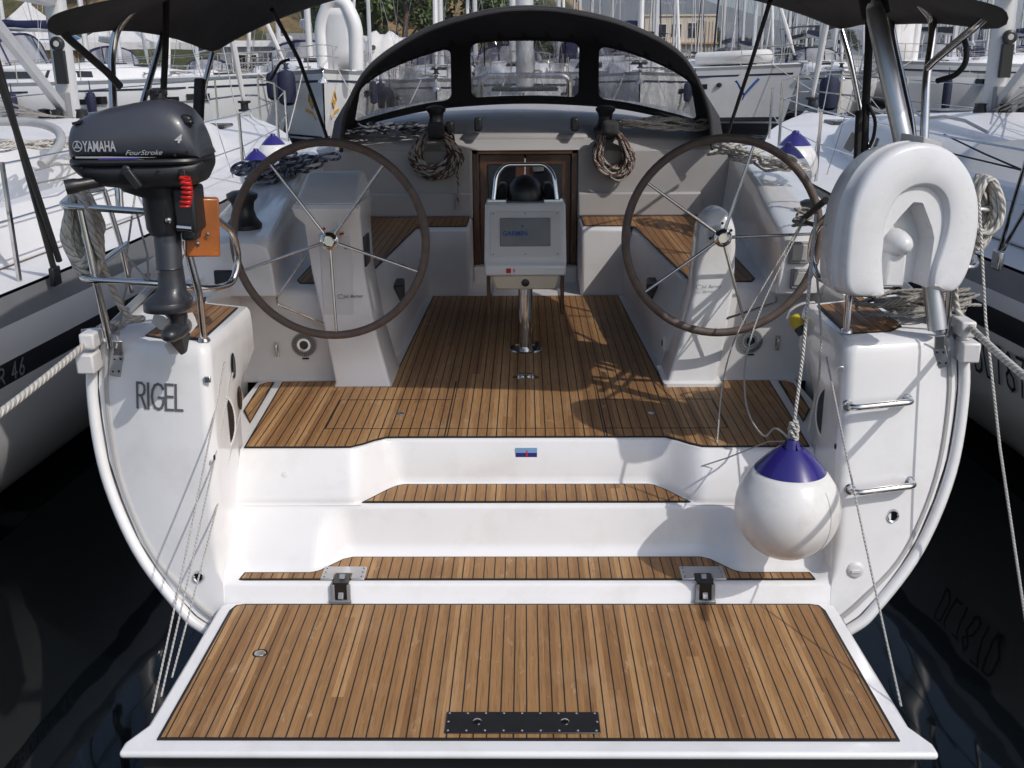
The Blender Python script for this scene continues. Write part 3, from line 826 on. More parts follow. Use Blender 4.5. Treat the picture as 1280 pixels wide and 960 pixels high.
for s in (-1, 1):
    L_px = (lambda a, b, Y: at(a, b, Y))
    if s < 0:
        ptube('frame_tube', [at(66, 22, 3.62), at(82, 45, 3.66), at(136, 92, 3.95), at(150, 108, 4.0)], .014, 'rub', bim)
        ptube('frame_tube', [at(168, 10, 4.1), at(146, 34, 4.12), at(139, 70, 4.1), at(142, 140, 4.02), at(150, 262, 3.95)], .015, 'ss', bim)
        ptube('frame_tube', [at(205, 40, 4.6), at(178, 130, 4.3), at(165, 215, 4.15)], .013, 'ss', bim)
        ptube('frame_tube', [at(266, 66, 5.2), at(258, 95, 5.15), at(248, 150, 5.1), at(236, 235, 5.0)], .013, 'ss', bim)
        ptube('brace_strap', [at(208, -20, 4.2), at(207, 60, 4.2), at(204, 122, 4.2)], .013, 'strap', bim)
        mb = MB(); mb.bar(at(250, 98, 5.08), at(247, 170, 5.02), .05, .03); part(mb, 'strap_bundle', M['strap'], bim, bevel=.008)
        ptube('brace_strap', [at(340, 12, 5.3), at(374, 75, 6.0), at(411, 178, 6.9)], .011, 'strap', bim)
        ptube('brace_strap', [at(362, 74, 5.9), at(350, 78, 5.9), at(343, 92, 5.9), at(338, 100, 5.9)], .008, 'strap', bim)
    else:
        ptube('frame_tube', [at(1236, 18, 3.62), at(1216, 36, 3.66), at(1168, 76, 3.95), at(1160, 84, 4.0)], .014, 'ss', bim)
        ptube('frame_tube', [at(1150, 4, 4.1), at(1166, 22, 4.12), at(1166, 45, 4.1), at(1158, 100, 4.05), at(1155, 180, 4.0)], .016, 'ss', bim)
        ptube('frame_tube', [at(1112, 16, 4.6), at(1120, 60, 4.5), at(1140, 150, 4.2), at(1144, 190, 4.1)], .012, 'ss', bim)
        ptube('frame_tube', [at(1052, 38, 5.2), at(1063, 75, 5.15), at(1074, 128, 5.1), at(1088, 200, 5.0)], .014, 'ss', bim)
        ptube('brace_strap', [at(1087, -20, 4.2), at(1086, 60, 4.2), at(1082, 132, 4.2), at(1080, 200, 4.2)], .016, 'strap', bim)
        mb = MB(); mb.bar(at(1074, 138, 4.18), at(1071, 200, 4.15), .034, .022); part(mb, 'strap_bundle', M['strap'], bim, bevel=.008)
        ptube('brace_strap', [at(1085, 130, 4.18), at(1095, 150, 4.18), at(1092, 172, 4.18), at(1086, 185, 4.18)], .007, 'strap', bim)
        ptube('brace_strap', [at(1204, 45, 3.75), at(1209, 62, 3.75), at(1207, 80, 3.76), at(1195, 94, 3.8), at(1172, 101, 3.9)], .010, 'strap', bim)
        ptube('brace_strap', [at(963, 0, 5.3), at(940, 75, 6.0), at(908, 172, 6.9)], .011, 'strap', bim)
        mb = MB(); mb.tube([at(1090, -6, 3.95), at(1095, 20, 3.95)], .05, 12); part(mb, 'pole_collar', M['strap'], bim)

# thick aluminium pole on the starboard quarter
ptube('support_pole', [at(1088, -30, 3.95), at(1093, 10, 3.93), at(1128, 170, 3.82), at(1164, 350, 3.70), at(1172, 412, 3.66)], .034, 'alu', n=20, rad=.0)

# ------------------------------------------------------------------ pushpit rails
def rail(name, pts, r=.0125, Yd=None, rad=.05): return ptube(name, pts, r, 'ss', None, 12, rad)
rl = rail('stern_rail', [at(128, 236, 4.25), at(95, 240, 3.85), at(76, 257, 3.62), at(190, 265, 3.57), at(232, 262, 3.57)], rad=.04)
ptube('rail_tube', [at(236, 262, 3.58), at(262, 268, 3.66), at(292, 290, 3.80), at(299, 325, 3.84), at(291, 355, 3.80), at(262, 362, 3.66), at(195, 354, 3.57), at(102, 349, 3.60), at(108, 343, 3.78), at(158, 305, 4.3)], .0125, 'ss', rl, 12, .06)
ptube('rail_post', [at(101, 261, 3.62), at(120, 352, 3.62), at(137, 425, 3.66), at(138, 434, 3.665)], .0135, 'ss', rl, 12)
ptube('rail_post', [at(231, 300, 3.58), at(249, 366, 3.60), at(255, 424, 3.665)], .0135, 'ss', rl, 12)
ptube('rail_post', [at(130, 237, 4.22), at(153, 312, 4.25), at(164, 365, 4.3)], .011, 'ss', rl, 12)
mb = MB(); p = at(255, 426, 3.668); mb.lathe([(0, .012), (.02, .01), (.024, 0)], p, n=16); part(mb, 'post_foot', M['ss'], rl)
rr_ = rail('stern_rail', [at(1206, 232, 4.25), at(1226, 245, 3.85), at(1238, 262, 3.62), at(1130, 262, 3.57), at(1085, 258, 3.57)], rad=.04)
ptube('rail_tube', [at(1085, 258, 3.58), at(1050, 262, 3.66), at(1018, 285, 3.80), at(1012, 320, 3.84), at(1022, 348, 3.80), at(1050, 356, 3.66), at(1110, 352, 3.57), at(1216, 333, 3.60), at(1220, 330, 3.66), at(1218, 322, 3.9)], .0125, 'ss', rr_, 12, .05)
ptube('rail_post', [at(1068, 300, 3.60), at(1062, 362, 3.62), at(1058, 414, 3.73)], .0135, 'ss', rr_, 12)
ptube('rail_post', [at(1206, 262, 3.60), at(1190, 345, 3.64), at(1182, 415, 3.70), at(1181, 421, 3.70)], .0135, 'ss', rr_, 12)
mb = MB(); p = at(1058, 415, 3.735); mb.lathe([(0, .012), (.02, .01), (.024, 0)], p, n=16); part(mb, 'post_foot', M['ss'], rr_)
# fixing plates on the transom
for (a, b, tag_) in ((at(143, 432, 3.60), at(137, 476, 3.60), 0), (at(1176, 424, 3.62), at(1186, 464, 3.615), 1)):
    d = (b - a); nrm = Vector((.25 if tag_ == 0 else -.25, -1, 0)).normalized()
    a2, b2 = Vector((a.x, yt(a.x, a.z) - .008, a.z)), Vector((b.x, yt(b.x, b.z) - .008, b.z))
    mb = MB(); mb.bar(a2 + Vector((0, -.03, .01)), a2.lerp(b2, .4), .035, .006, up=nrm); mb.bar(a2.lerp(b2, .35), b2, .046, .006, up=nrm)
    pb = part(mb, 'fixing_plate', M['alu'], bevel=.003)
    for k in (.5, .85):
        for sx in (-.011, .011): part(MB().ell(a2.lerp(b2, k) + Vector((sx, -.004, 0)), (.005, .004, .005), n=8, k=5), 'plate_bolt', M['blk'], pb)

# fairleads: white corner blocks at the deck edge
for s, pa, pb in ((-1, at(111, 430, 3.64), at(108, 450, 3.63)), (1, at(1208, 415, 3.66), at(1212, 436, 3.64))):
    mb = MB(); mb.obox(pa + Vector((0, .03, .012)), (.055, .10, .06)); mb.obox(pb + Vector((s * .0, .02, -.012)), (.066, .085, .075))
    part(mb, 'fairlead', M['gel2'], bevel=.008)
mb = MB(); p = at(112, 416, 3.8)
mb.tube([p + Vector((-.03, 0, 0)), p + Vector((.05, .05, 0))], .014, 10); part(mb, 'mooring_cleat', M['ss'])
p = at(1186, 398, 3.85)
mb = MB(); mb.tube([p + Vector((-.08, .1, .03)), p + Vector((.03, -.06, .02))], .014, 10); mb.tube([p, p + Vector((0, 0, -.05))], .012, 8); part(mb, 'mooring_cleat', M['ss'])

# lettering RIGEL
def tpos(o_px, s):
    o = at(*o_px, 3.6)
    def f(u, v, e):
        x, z = o.x + u, o.z + v; return (x, yt(x, z) - .0035 - e, z)
    return f
part(strokes('RIGEL', .094, tpos((169, 512), -1), .0095, slant=.10, gap=.14, sx=.585), 'name_lettering', M['dgrey'], recalc=False)

# grab handles on the starboard transom
for (xa, ya, xb, yb) in ((1063, 511, 1142, 507), (1063, 612, 1142, 608)):
    a, b = at(xa, ya, 3.55), at(xb, yb, 3.55)
    a.y, b.y = yt(a.x, a.z), yt(b.x, b.z)
    off = Vector((0, -.062, .012))
    mb = MB(); mb.tube(rounded([a + Vector((0, .01, 0)), a + off, b + off, b + Vector((0, .01, 0))], .035, 8), .0125, 12)
    h = part(mb, 'grab_handle', M['chrome'])
    for p in (a, b): part(MB().lathe([(.0, .008), (.019, .006), (.022, 0)], p, (0, -1, 0), 16), 'handle_rose', M['chrome'], h)
# small fittings
def onT(px, py):
    p = at(px, py, 3.55); p.y = yt(p.x, p.z); return p
def ringfit(name, p, r, nrm=(0, -1, .1)):
    mb = MB(); mb.lathe([(r * .62, -.004), (r * .62, .007), (r * .8, .010), (r, 0)], p, nrm, 24, 0); mb.lathe([(0, .001), (r * .62, .001)], p, nrm, 20, 1)
    return part(mb, name, [M['chrome'], M['dglass']])
ringfit('exhaust_outlet', onT(252, 716), .024)
ringfit('exhaust_outlet', onT(1117, 647), .027)
p = onT(1066, 708); mb = MB(); mb.lathe([(0, .012), (.022, .012), (.030, .008), (.034, 0)], p, (0, -1, 0), 24); mb.obox(p + Vector((0, -.014, 0)), (.035, .006, .010))
part(mb, 'shower_cap', M['gel2'])
for (px, py) in ((255, 479), (1055, 466)):
    p = onT(px, py); mb = MB(); mb.obox(p + Vector((0, -.004, 0)), (.024, .010, .024)); o = part(mb, 'latch_button', M['chrome'], bevel=.003)
for s in (-1, 1):
    # oval mesh vent on the inner face, with a ring
    c = Vector((s * (XI + .001), 3.72, 1.02)) if s < 0 else Vector((s * (XI + .001), 3.735, 1.03))
    c = atx(281 if s < 0 else 1033, 527 if s < 0 else 516, s * (XI + .012))
    nrm = Vector((-s, -.55, 0)).normalized()
    q = Vector((0, 0, 1)).rotation_difference(nrm).to_matrix()
    zax = Vector((0, 0, 1)); tax = nrm.cross(zax)
    mb = MB()
    for (ra, rb, h0, h1, mi) in ((0, 1, .004, .004, 0), (1, 1.12, .004, .006, 1), (1.12, 1.16, .006, -.012, 1)):
        ring0 = [c + nrm * h0 + tax * math.cos(k / 32 * 2 * PI) * .047 * ra + zax * math.sin(k / 32 * 2 * PI) * .096 * ra for k in range(32)]
        ring1 = [c + nrm * h1 + tax * math.cos(k / 32 * 2 * PI) * .047 * rb + zax * math.sin(k / 32 * 2 * PI) * .096 * rb for k in range(32)]
        mb.grid([ring0, ring1], mi, closev=True)
    for k in range(-6, 7):
        hh = .096 * math.sqrt(max(0, 1 - (k / 7) ** 2)); o_ = c + nrm * .005 + tax * k * .0066
        mb.tube([o_ - zax * hh, o_ + zax * hh], .0013, 4, m=2)
    for k in range(-12, 13):
        ww = .047 * math.sqrt(max(0, 1 - (k / 13) ** 2)); o_ = c + nrm * .0055 + zax * k * .0073
        mb.tube([o_ - tax * ww, o_ + tax * ww], .0013, 4, m=2)
    part(mb, 'oval_vent', [M['bronze'] if s < 0 else M['grey'], M['gel2'], M['blk']])
for (px, py, w) in ((292, 457, .02), (300, 498, .016)):
    p = atx(px, py, -XI + .004); mb = MB(); mb.ell(p, (.004, .028, .052), n=16); part(mb, 'rope_exit', M['dglass'])
for (px, py) in ((268, 572), (1044, 558)):
    p = atx(px, py, -XI + .002 if px < 640 else XI - .002); mb = MB(); mb.ell(p, (.004, .007, .011), n=10); part(mb, 'drain_hole', M['blk'])

# ------------------------------------------------------------------ pedestals
def pedestal(sect, name):
    mb = MB(); rings = []
    for (z, xa, xb, ya, yb, r) in sect:
        ring = []
        for (cx, cy, a0) in ((xb - r, ya + r, -90), (xb - r, yb - r, 0), (xa + r, yb - r, 90), (xa + r, ya + r, 180)):
            for k in range(5):
                a = R_(a0 + 90 * k / 4); ring.append((cx + r * math.cos(a), cy + r * math.sin(a), z))
        rings.append(ring)
    mb.loft(rings); return part(mb, name, M['gel'], angle=42)
pp = pedestal([(.952, -.915, -.635, 4.70, 5.05, .016), (.975, -.905, -.645, 4.71, 5.05, .016), (1.2, -.94, -.70, 4.725, 5.05, .016), (1.5, -.99, -.745, 4.735, 5.05, .016), (1.72, -1.01, -.75, 4.735, 5.06, .016), (1.765, -1.045, -.748, 4.70, 5.08, .016), (1.80, -1.055, -.745, 4.695, 5.10, .016), (1.815, -1.05, -.75, 4.71, 5.10, .016)], 'helm_pedestal')
# sloped instrument head
mb = MB(); mb.loft([[(-1.05, 4.71, 1.814), (-.75, 4.71, 1.814), (-.75, 5.10, 1.814), (-1.05, 5.10, 1.814)], [(-1.03, 4.95, 1.93), (-.77, 4.95, 1.93), (-.77, 5.08, 1.93), (-1.03, 5.08, 1.93)]])
part(mb, 'instrument_pod', M['gel2'], pp, bevel=.02, segs=3)
mb = MB(); mb.box(-.945, -.80, 4.727, 4.737, 1.30, 1.68); part(mb, 'front_panel', M['gel2'], pp, bevel=.012, segs=3)
mb = MB(); mb.box(-.748, -.737, 4.76, 4.90, 1.52, 1.66); part(mb, 'side_switch', M['blk'], pp, bevel=.004)
ps = pedestal([(.952, .655, .925, 4.68, 5.0, .02), (.972, .652, .928, 4.68, 5.0, .02), (.98, .672, .902, 4.70, 4.99, .018), (1.2, .735, .945, 4.73, 4.98, .02), (1.42, .785, .970, 4.745, 4.97, .022), (1.60, .795, .970, 4.75, 4.97, .03), (1.68, .80, .966, 4.755, 4.96, .035), (1.735, .815, .951, 4.765, 4.95, .04), (1.765, .842, .925, 4.785, 4.94, .035), (1.775, .860, .907, 4.81, 4.92, .022)], 'helm_pedestal')
# footrest bars
for s, px in ((-1, [(385, 315), (346, 372), (346, 380), (412, 408)]), (1, [(970, 372), (971, 378), (908, 398)])):
    ptube('foot_bar', [at(a, b, 4.80 - .06 * (i in (1, 2))) for i, (a, b) in enumerate(px)], .006, 'ss', None, 8, .03)
# script lettering
def script_logo(px, par):
    o = at(*px, 4.68)
    z = o.z; yb = 4.722 if par is pp else 4.722
    w = .115
    mtx = plane_mtx((o.x + .02, yb, o.z), (1, 0, .03), (0, .02, 1))
    mb = text_mb('Jul. Barney', .021, mtx, 0, .35, .0005)
    mb.tube([(o.x + .008 + .012 * math.cos(a), yb - .001, o.z + .007 + .010 * math.sin(a)) for a in [k * .3 + .6 for k in range(16)]], .0012, 5)
    part(mb, 'script_lettering', M['dgrey'], par, recalc=False)
script_logo((422, 375), pp); script_logo((873, 363), ps)

# ------------------------------------------------------------------ steering wheels
def wheel(c, angs, name='steering_wheel'):
    R = .428; tl = R_(3)
    ex, ez = Vector((1, 0, 0)), Vector((0, math.sin(tl), math.cos(tl))); nn_ = ex.cross(ez)
    mb = MB(); pts = [c + ex * R * math.cos(2 * PI * k / 72) + ez * R * math.sin(2 * PI * k / 72) for k in range(72)]
    mb.tube(pts, .0185, 12, closed=True); w = part(mb, name, M['leather'])
    mb = MB()
    for a in angs:
        d = ex * math.cos(R_(a)) + ez * math.sin(R_(a))
        mb.tube([c + d * .03 + Vector((0, .0, 0)), c + d * (R - .005)], [.0075, .0065], 10)
    part(mb, 'spoke', M['ss'], w)
    mb = MB(); mb.lathe([(.0, -.012), (.040, -.012), (.043, .0), (.040, .014), (.028, .022), (.024, .03), (.020, .026), (0, .026)], c, -nn_ * (1 if nn_.y > 0 else -1), 24)
    part(mb, 'hub', M['chrome'], w)
    mb = MB(); mb.tube([c + Vector((0, .0, 0)), c + Vector((0, .16, 0))], .030, 16); part(mb, 'hub_axle', M['ss'], w)
def ang(c, e): return math.degrees(math.atan2(-(e[1] - c[1]), e[0] - c[0]))
cl, cr = (412, 301), (903, 297)
wheel(at(*cl, 4.59), [ang(cl, e) for e in ((346, 210), (480, 212), (310, 335), (521, 340), (415, 415))])
wheel(at(*cr, 4.59), [ang(cr, e) for e in ((935, 189), (810, 231), (1013, 293), (807, 366), (935, 402))])
mb = MB()
for (a, b) in ((405, 286), (425, 283), (428, 292), (432, 310)): mb.lathe([(0, .004), (.006, .003), (.007, 0)], at(a, b, 4.73), (0, -1, 0), 10)
part(mb, 'pedestal_screw', M['red'], pp)
mb = MB()
for (a, b) in ((888, 298), (903, 279), (914, 288)): mb.lathe([(0, .004), (.006, .003), (.007, 0)], at(a, b, 4.752), (0, -1, 0), 10)
part(mb, 'pedestal_screw', M['blk'], ps)

# ------------------------------------------------------------------ cockpit table with plotter pod
tb = part(MB().tube([(0, 5.36, .957), (0, 5.36, 1.34)], .037, 24), 'table_pillar', M['chrome'])
mb = MB(); mb.lathe([(0, .014), (.05, .012), (.085, .006), (.09, 0)], (0, 5.36, .957), n=28); 
part(mb, 'pillar_foot', M['ss'], tb)
for a in (.6, 1.9, 3.6, 5.4): part(MB().tube([(.075 * math.cos(a), 5.36 + .075 * math.sin(a), .965), (.075 * math.cos(a), 5.36 + .075 * math.sin(a), .985)], .012, 8), 'foot_bolt', M['blk'], tb)
mb = MB(); mb.loft([[(-.155, 5.30, 1.292), (.155, 5.30, 1.292), (.155, 6.3, 1.292), (-.155, 6.3, 1.292)], [(-.175, 5.285, 1.37), (.175, 5.285, 1.37), (.175, 6.3, 1.37), (-.175, 6.3, 1.37)]])
part(mb, 'table_body', M['cream'], tb, bevel=.01)
mb = MB(); mb.lathe([(0, .006), (.016, .006), (.02, .004), (.021, 0)], (0, 5.292, 1.331), (0, -1, 0), 18); part(mb, 'drain_plug', M['blk'], tb)
for s in (-1, 1): part(MB().box(s * .186, s * .206, 5.42, 6.35, 1.13, 1.42), 'table_leaf', M['mahog'], tb, bevel=.004)
part(MB().tube([(0, 6.2, .957), (0, 6.2, 1.3)], .035, 16), 'table_leg', M['ss'], tb)
part(MB().box(-.19, .19, 5.62, 6.38, 1.40, 1.44), 'table_top', M['mahog'], tb, bevel=.004)
mb = MB(); mb.loft([[(-.208, 5.262, 1.372), (.208, 5.262, 1.372), (.208, 5.60, 1.372), (-.208, 5.60, 1.372)], [(-.208, 5.262, 1.425), (.208, 5.262, 1.425), (.208, 5.60, 1.425), (-.208, 5.60, 1.425)], [(-.212, 5.285, 1.44), (.212, 5.285, 1.44), (.212, 5.60, 1.44), (-.212, 5.60, 1.44)], [(-.208, 5.40, 1.725), (.208, 5.40, 1.725), (.208, 5.60, 1.725), (-.208, 5.60, 1.725)]])
pod = part(mb, 'plotter_pod', M['gel'], tb, bevel=.012, segs=3)
def podp(u, v, e=0):   # u across, v up the sloped face
    t = v; return Vector((u, 5.285 + .115 * t - e * .93, 1.44 + .285 * t + e * .37))
def podquad(u0, u1, v0, v1, e0, e1, name, m, bev=.004, par=None):
    mb = MB(); mb.loft([[podp(u0, v0, e0), podp(u1, v0, e0), podp(u1, v1, e0), podp(u0, v1, e0)], [podp(u0, v0, e1), podp(u1, v0, e1), podp(u1, v1, e1), podp(u0, v1, e1)]])
    return part(mb, name, M[m], pod, bevel=bev)
podquad(-.182, .182, .09, .86, -.002, .006, 'display_bezel', 'gel2')
podquad(-.130, .130, .26, .745, .004, .014, 'display_cover', 'screen', .010)
mb = text_mb('GARMIN', .034, plane_mtx(podp(-.118, .44, .0155), (1, 0, 0), podp(0, 1) - podp(0, 0)), .0008)
mb.add([podp(-.02, .585, .0155), podp(-.006, .585, .0155), podp(-.013, .63, .0155)], [(0, 1, 2)])
part(mb, 'cover_lettering', M['logoblue'], pod, recalc=False)
mb = MB()
for u in (-.165, 0, .165):
    for v in (.13, .82): mb.ell(podp(u, v, .007), (.004, .003, .004), n=8, k=4)
part(mb, 'bezel_screw', M['grey'], pod)
mb = MB(); mb.box(-.098, -.074, 5.2575, 5.262, 1.388, 1.412); mb.box(-.060, -.055, 5.2575, 5.262, 1.392, 1.410); part(mb, 'warning_sticker', M['red'], pod)
# compass hood and guard rail
mb = MB(); mb.ell((0, 5.56, 1.74), (.10, .10, .115), n=24); part(mb, 'compass_dome', M['blk'], tb)
for s in (-1, 1):
    mb = MB(); mb.loft([[(s * .10, 5.47, 1.73), (s * .19, 5.47, 1.73), (s * .19, 5.66, 1.73), (s * .10, 5.66, 1.73)], [(s * .10, 5.55, 1.81), (s * .135, 5.55, 1.81), (s * .135, 5.64, 1.81), (s * .10, 5.64, 1.81)]])
    part(mb, 'compass_shroud', M['blk'], tb, bevel=.01)
mb = MB(); mb.tube(rounded([(-.165, 5.47, 1.73), (-.150, 5.50, 1.86), (-.105, 5.52, 1.91), (.105, 5.52, 1.91), (.150, 5.50, 1.86), (.165, 5.47, 1.73)], .06, 6), .0115, 10)
for s in (-1, 1): mb.box(s * .10, s * .195, 5.44, 5.49, 1.727, 1.737)
part(mb, 'guard_rail', M['chrome'], tb)

# ------------------------------------------------------------------ winches, clutches, engine panel
def winch(o, k=1.0):
    mb = MB(); mb.lathe([(0, 0), (.062 * k, 0), (.064 * k, .02 * k), (.046 * k, .045 * k), (.038 * k, .075 * k), (.042 * k, .10 * k), (.055 * k, .115 * k), (.056 * k, .13 * k), (.035 * k, .14 * k), (0, .142 * k)], o, n=24)
    return part(mb, 'winch', M['blk'])
winch(atz(306, 287, 1.672), 1.3); winch(at(1012, 285, 5.2), 1.0)
for (px, py) in ((545, 165), (757, 165)):
    o = at(px, py, 7.22); w = winch(o + Vector((0, .05, .0)), 1.2)
    mb = MB(); mb.obox(o + Vector((.0, .02, -.02)), (.13, .12, .05)); part(mb, 'winch_base', M['blk'], bevel=.01)
for (px, py) in ((563, 160), (772, 158), (598, 155), (718, 155)): part(MB().obox(at(px, py, 7.2), (.05, .16, .09)), 'rope_clutch', M['blk'], bevel=.012)
for (pa, pb, m1) in (((987, 302), (1010, 330), 'gel2'), ((989, 336), (1011, 361), 'gel2')):
    a, b = at(*pa, 4.675), at(*pb, 4.675)
    mb = MB(); mb.box(a.x, b.x, 4.665, 4.685, b.z, a.z); ep = part(mb, 'engine_panel', M['grey'] if m1 == 'gel2' else M['gel2'], bevel=.006)
    mb = MB(); mb.box(a.x + .012, b.x - .012, 4.660, 4.667, b.z + .018, a.z - .012); part(mb, 'panel_cover', M['lgrey'], ep, bevel=.004)
# dark pocket on the port quarter
mb = MB(); a, b = at(266, 338, 4.67), at(292, 357, 4.67); mb.box(a.x, b.x, 4.672, 4.69, b.z, a.z); part(mb, 'deck_pocket', M['dglass'], bevel=.01)
# ================================================================== outboard motor on the port rail
OBY = 3.44
ob = thing('outboard_motor', 'blue grey outboard motor clamped to a wooden block on the stern rail', 'outboard motor', at(205, 330, OBY))
S = at(181, 197, OBY); K = (at(281, 197, OBY) - S).x / 100     # metres per photo pixel at that distance
def op(u, w, d=0):
    u = u + (.095 * (w + 20) if w < -20 else 0)
    return Vector((S.x + u * K, OBY + d + u * K * .10, S.z + w * K))   # u across, w up (pixels), d depth in metres
def cowl(st, zsec, name, m, par):
    mb = MB(); rings = []
    for (u, top, bot, hd) in st:
        ring = []
        for k in range(24):
            a = 2 * PI * k / 24; ca, sa = math.cos(a), math.sin(a)
            y = math.copysign(abs(ca) ** .62, ca) * hd
            if zsec > 0:  z = bot + (top - bot) * (math.copysign(abs(sa) ** .75, sa) * .5 + .5) if sa > 0 else bot + (top - bot) * .5 * (1 - abs(sa) ** .35)
            else: z = top - (top - bot) * (.5 - .5 * math.copysign(abs(sa) ** .6, sa))
            shrink = 1 - .22 * max(0, (z - bot) / max(1e-6, top - bot)) ** 2 if zsec > 0 else 1 - .25 * (1 - (z - bot) / max(1e-6, top - bot)) ** 2
            ring.append(op(u, z, y * shrink))
        rings.append(ring)
    mb.loft(rings); return part(mb, name, m, par, angle=55)
cw = cowl([(-79, 22, 0, .055), (-78, 35, 0, .08), (-74, 43, 0, .096), (-66, 49.5, 0, .108), (-50, 56, 0, .116), (-30, 61.5, 0, .12), (-5, 66, 0, .123), (18, 70, 0, .124), (34, 70, 0, .124), (48, 66.5, 0, .122), (58, 60.5, 0, .119), (66, 50, 0, .112), (72, 32, 0, .102), (76, 12, 0, .09)], 1, 'cowl', M['motor'], ob)
lc = cowl([(-80, -2, -7, .07), (-78, -1, -12, .085), (-70, -1, -20, .105), (-58, -1, -29, .115), (-40, -1, -34, .122), (-10, -1, -37, .126), (25, -1, -38, .126), (55, -1, -36, .122), (70, -1, -30, .105), (77, -1, -16, .085), (78, -2, -8, .07)], -1, 'lower_cowl', M['motord'], ob)
mb = MB(); e = []
for k in range(40):
    a = 2 * PI * k / 40; ca, sa = math.cos(a), math.sin(a)
    e.append(op(-1 + 78.5 * math.copysign(abs(ca) ** .45, ca), -1.5, .123 * math.copysign(abs(sa) ** .6, sa)))
mb.tube(e, .010, 8, closed=True); part(mb, 'cowl_seal', M['blk'], ob)
mb = MB(); mb.lathe([(0, .028), (.020, .026), (.024, .018), (.024, 0), (.036, -.004), (.04, -.016)], op(23, 69), (0.05, -.15, 1), 14)
for k in range(5): mb.obox(op(23, 78) + Vector((.026 * math.cos(k * 1.257), .026 * math.sin(k * 1.257), 0)), (.013, .013, .018))
part(mb, 'fuel_cap', M['blk'], ob, bevel=.002)
mb = MB(); mb.obox(op(62, 42, -.07), (.035, .04, .055), Matrix.Rotation(R_(18), 3, 'Y')); mb.obox(op(67, 44, -.08), (.03, .03, .018)); part(mb, 'starter_grip', M['blk'], ob, bevel=.008)
mb = MB(); mb.obox(op(-63, 45, -.079), (.030, .02, .008), Matrix.Rotation(R_(-12), 3, 'Y')); part(mb, 'air_slot', M['blk'], ob)
# lettering on the side facing us
def side(u, w, e=0): return op(u, w, -1) + Vector((0, 1, 0)) * (1 - face_d(u, w) - e)
def face_d(u, w):
    tab = [(-79, .055), (-78, .08), (-74, .096), (-66, .108), (-50, .116), (-30, .12), (-5, .123), (18, .124), (34, .124), (48, .122), (58, .119), (66, .112), (72, .102), (76, .09)]
    hd = interp(tab, u); top = interp([(-79, 22), (-78, 35), (-74, 43), (-66, 49.5), (-50, 56), (-30, 61.5), (-5, 66), (18, 70), (34, 70), (48, 66.5), (58, 60.5), (66, 50), (76, 12)], u)
    return hd * (1 - .22 * (w / top) ** 2) + .0012
def decal(pts, name, m, e=.002):
    mb = MB()
    for poly in pts: mb.add([side(u, w, e) for u, w in poly], [tuple(range(len(poly)))])
    return part(mb, name, m, cw, recalc=False)
def decal_text(txt, px_h, u0, w0, name, m, width=None, bold=0, shear=0):
    t = text_mb(txt, 1, Matrix.Identity(4), bold, shear, 0)
    w = max(v[0] for v in t.v); h = max(v[1] for v in t.v)
    t.v = [tuple(side(u0 + x / w * width, w0 + y / h * px_h, .002)) for x, y, z in t.v]
    return part(t, name, m, cw, recalc=False)
decal_text('YAMAHA', 12.0, -55.5, 12.2, 'brand_lettering', M['decal'], width=39.5, bold=.025)
decal_text('FourStroke', 5.6, -6, 7.4, 'script_lettering', M['decal'], width=44, shear=.45)
decal_text('Made in', 1.6, 5, 1.4, 'small_lettering', M['decal'], width=10)
def ringd(cu, cw_, ro, ri, n=28): return [[(cu + ro * math.cos(a), cw_ + ro * math.sin(a)), (cu + ro * math.cos(b), cw_ + ro * math.sin(b)), (cu + ri * math.cos(b), cw_ + ri * math.sin(b)), (cu + ri * math.cos(a), cw_ + ri * math.sin(a))] for a, b in [(2 * PI * k / n, 2 * PI * (k + 1) / n) for k in range(n)]]
rays = ringd(-62.5, 18, 6.4, 5.3) + ringd(-62.5, 18, 2.2, 1.6)
for k in range(3):
    a = PI / 2 + k * 2 * PI / 3
    for off in (-.7, 0, .7):
        c_, s_ = math.cos(a), math.sin(a); ox, oy = -s_ * off, c_ * off
        rays.append([(-62.5 + ox - s_ * .22 + c_ * .5, 18 + oy + c_ * .22 + s_ * .5), (-62.5 + ox + s_ * .22 + c_ * .5, 18 + oy - c_ * .22 + s_ * .5), (-62.5 + ox + s_ * .22 + c_ * 5.2, 18 + oy - c_ * .22 + s_ * 5.2), (-62.5 + ox - s_ * .22 + c_ * 5.2, 18 + oy + c_ * .22 + s_ * 5.2)])
decal(rays, 'fork_emblem', M['decal'])
decal([[(u, 4.0), (u + 6, 4.1), (u + 6, 6.0 - max(0, (u + 66 - 30) * .03)), (u, 6.2 - max(0, (u + 60 - 30) * .03))] for u in range(-66, 30, 6)], 'silver_stripe', M['decal'])
decal([[(u, 2.2), (u + 6, 2.2), (u + 6, 4.2), (u, 4.2)] for u in range(-38, 10, 6)], 'purple_stripe', M['purple'], .0032)
decal_text('4', 9.5, 52.5, 21, 'number_lettering', M['decal'], width=9, bold=.04, shear=.3)
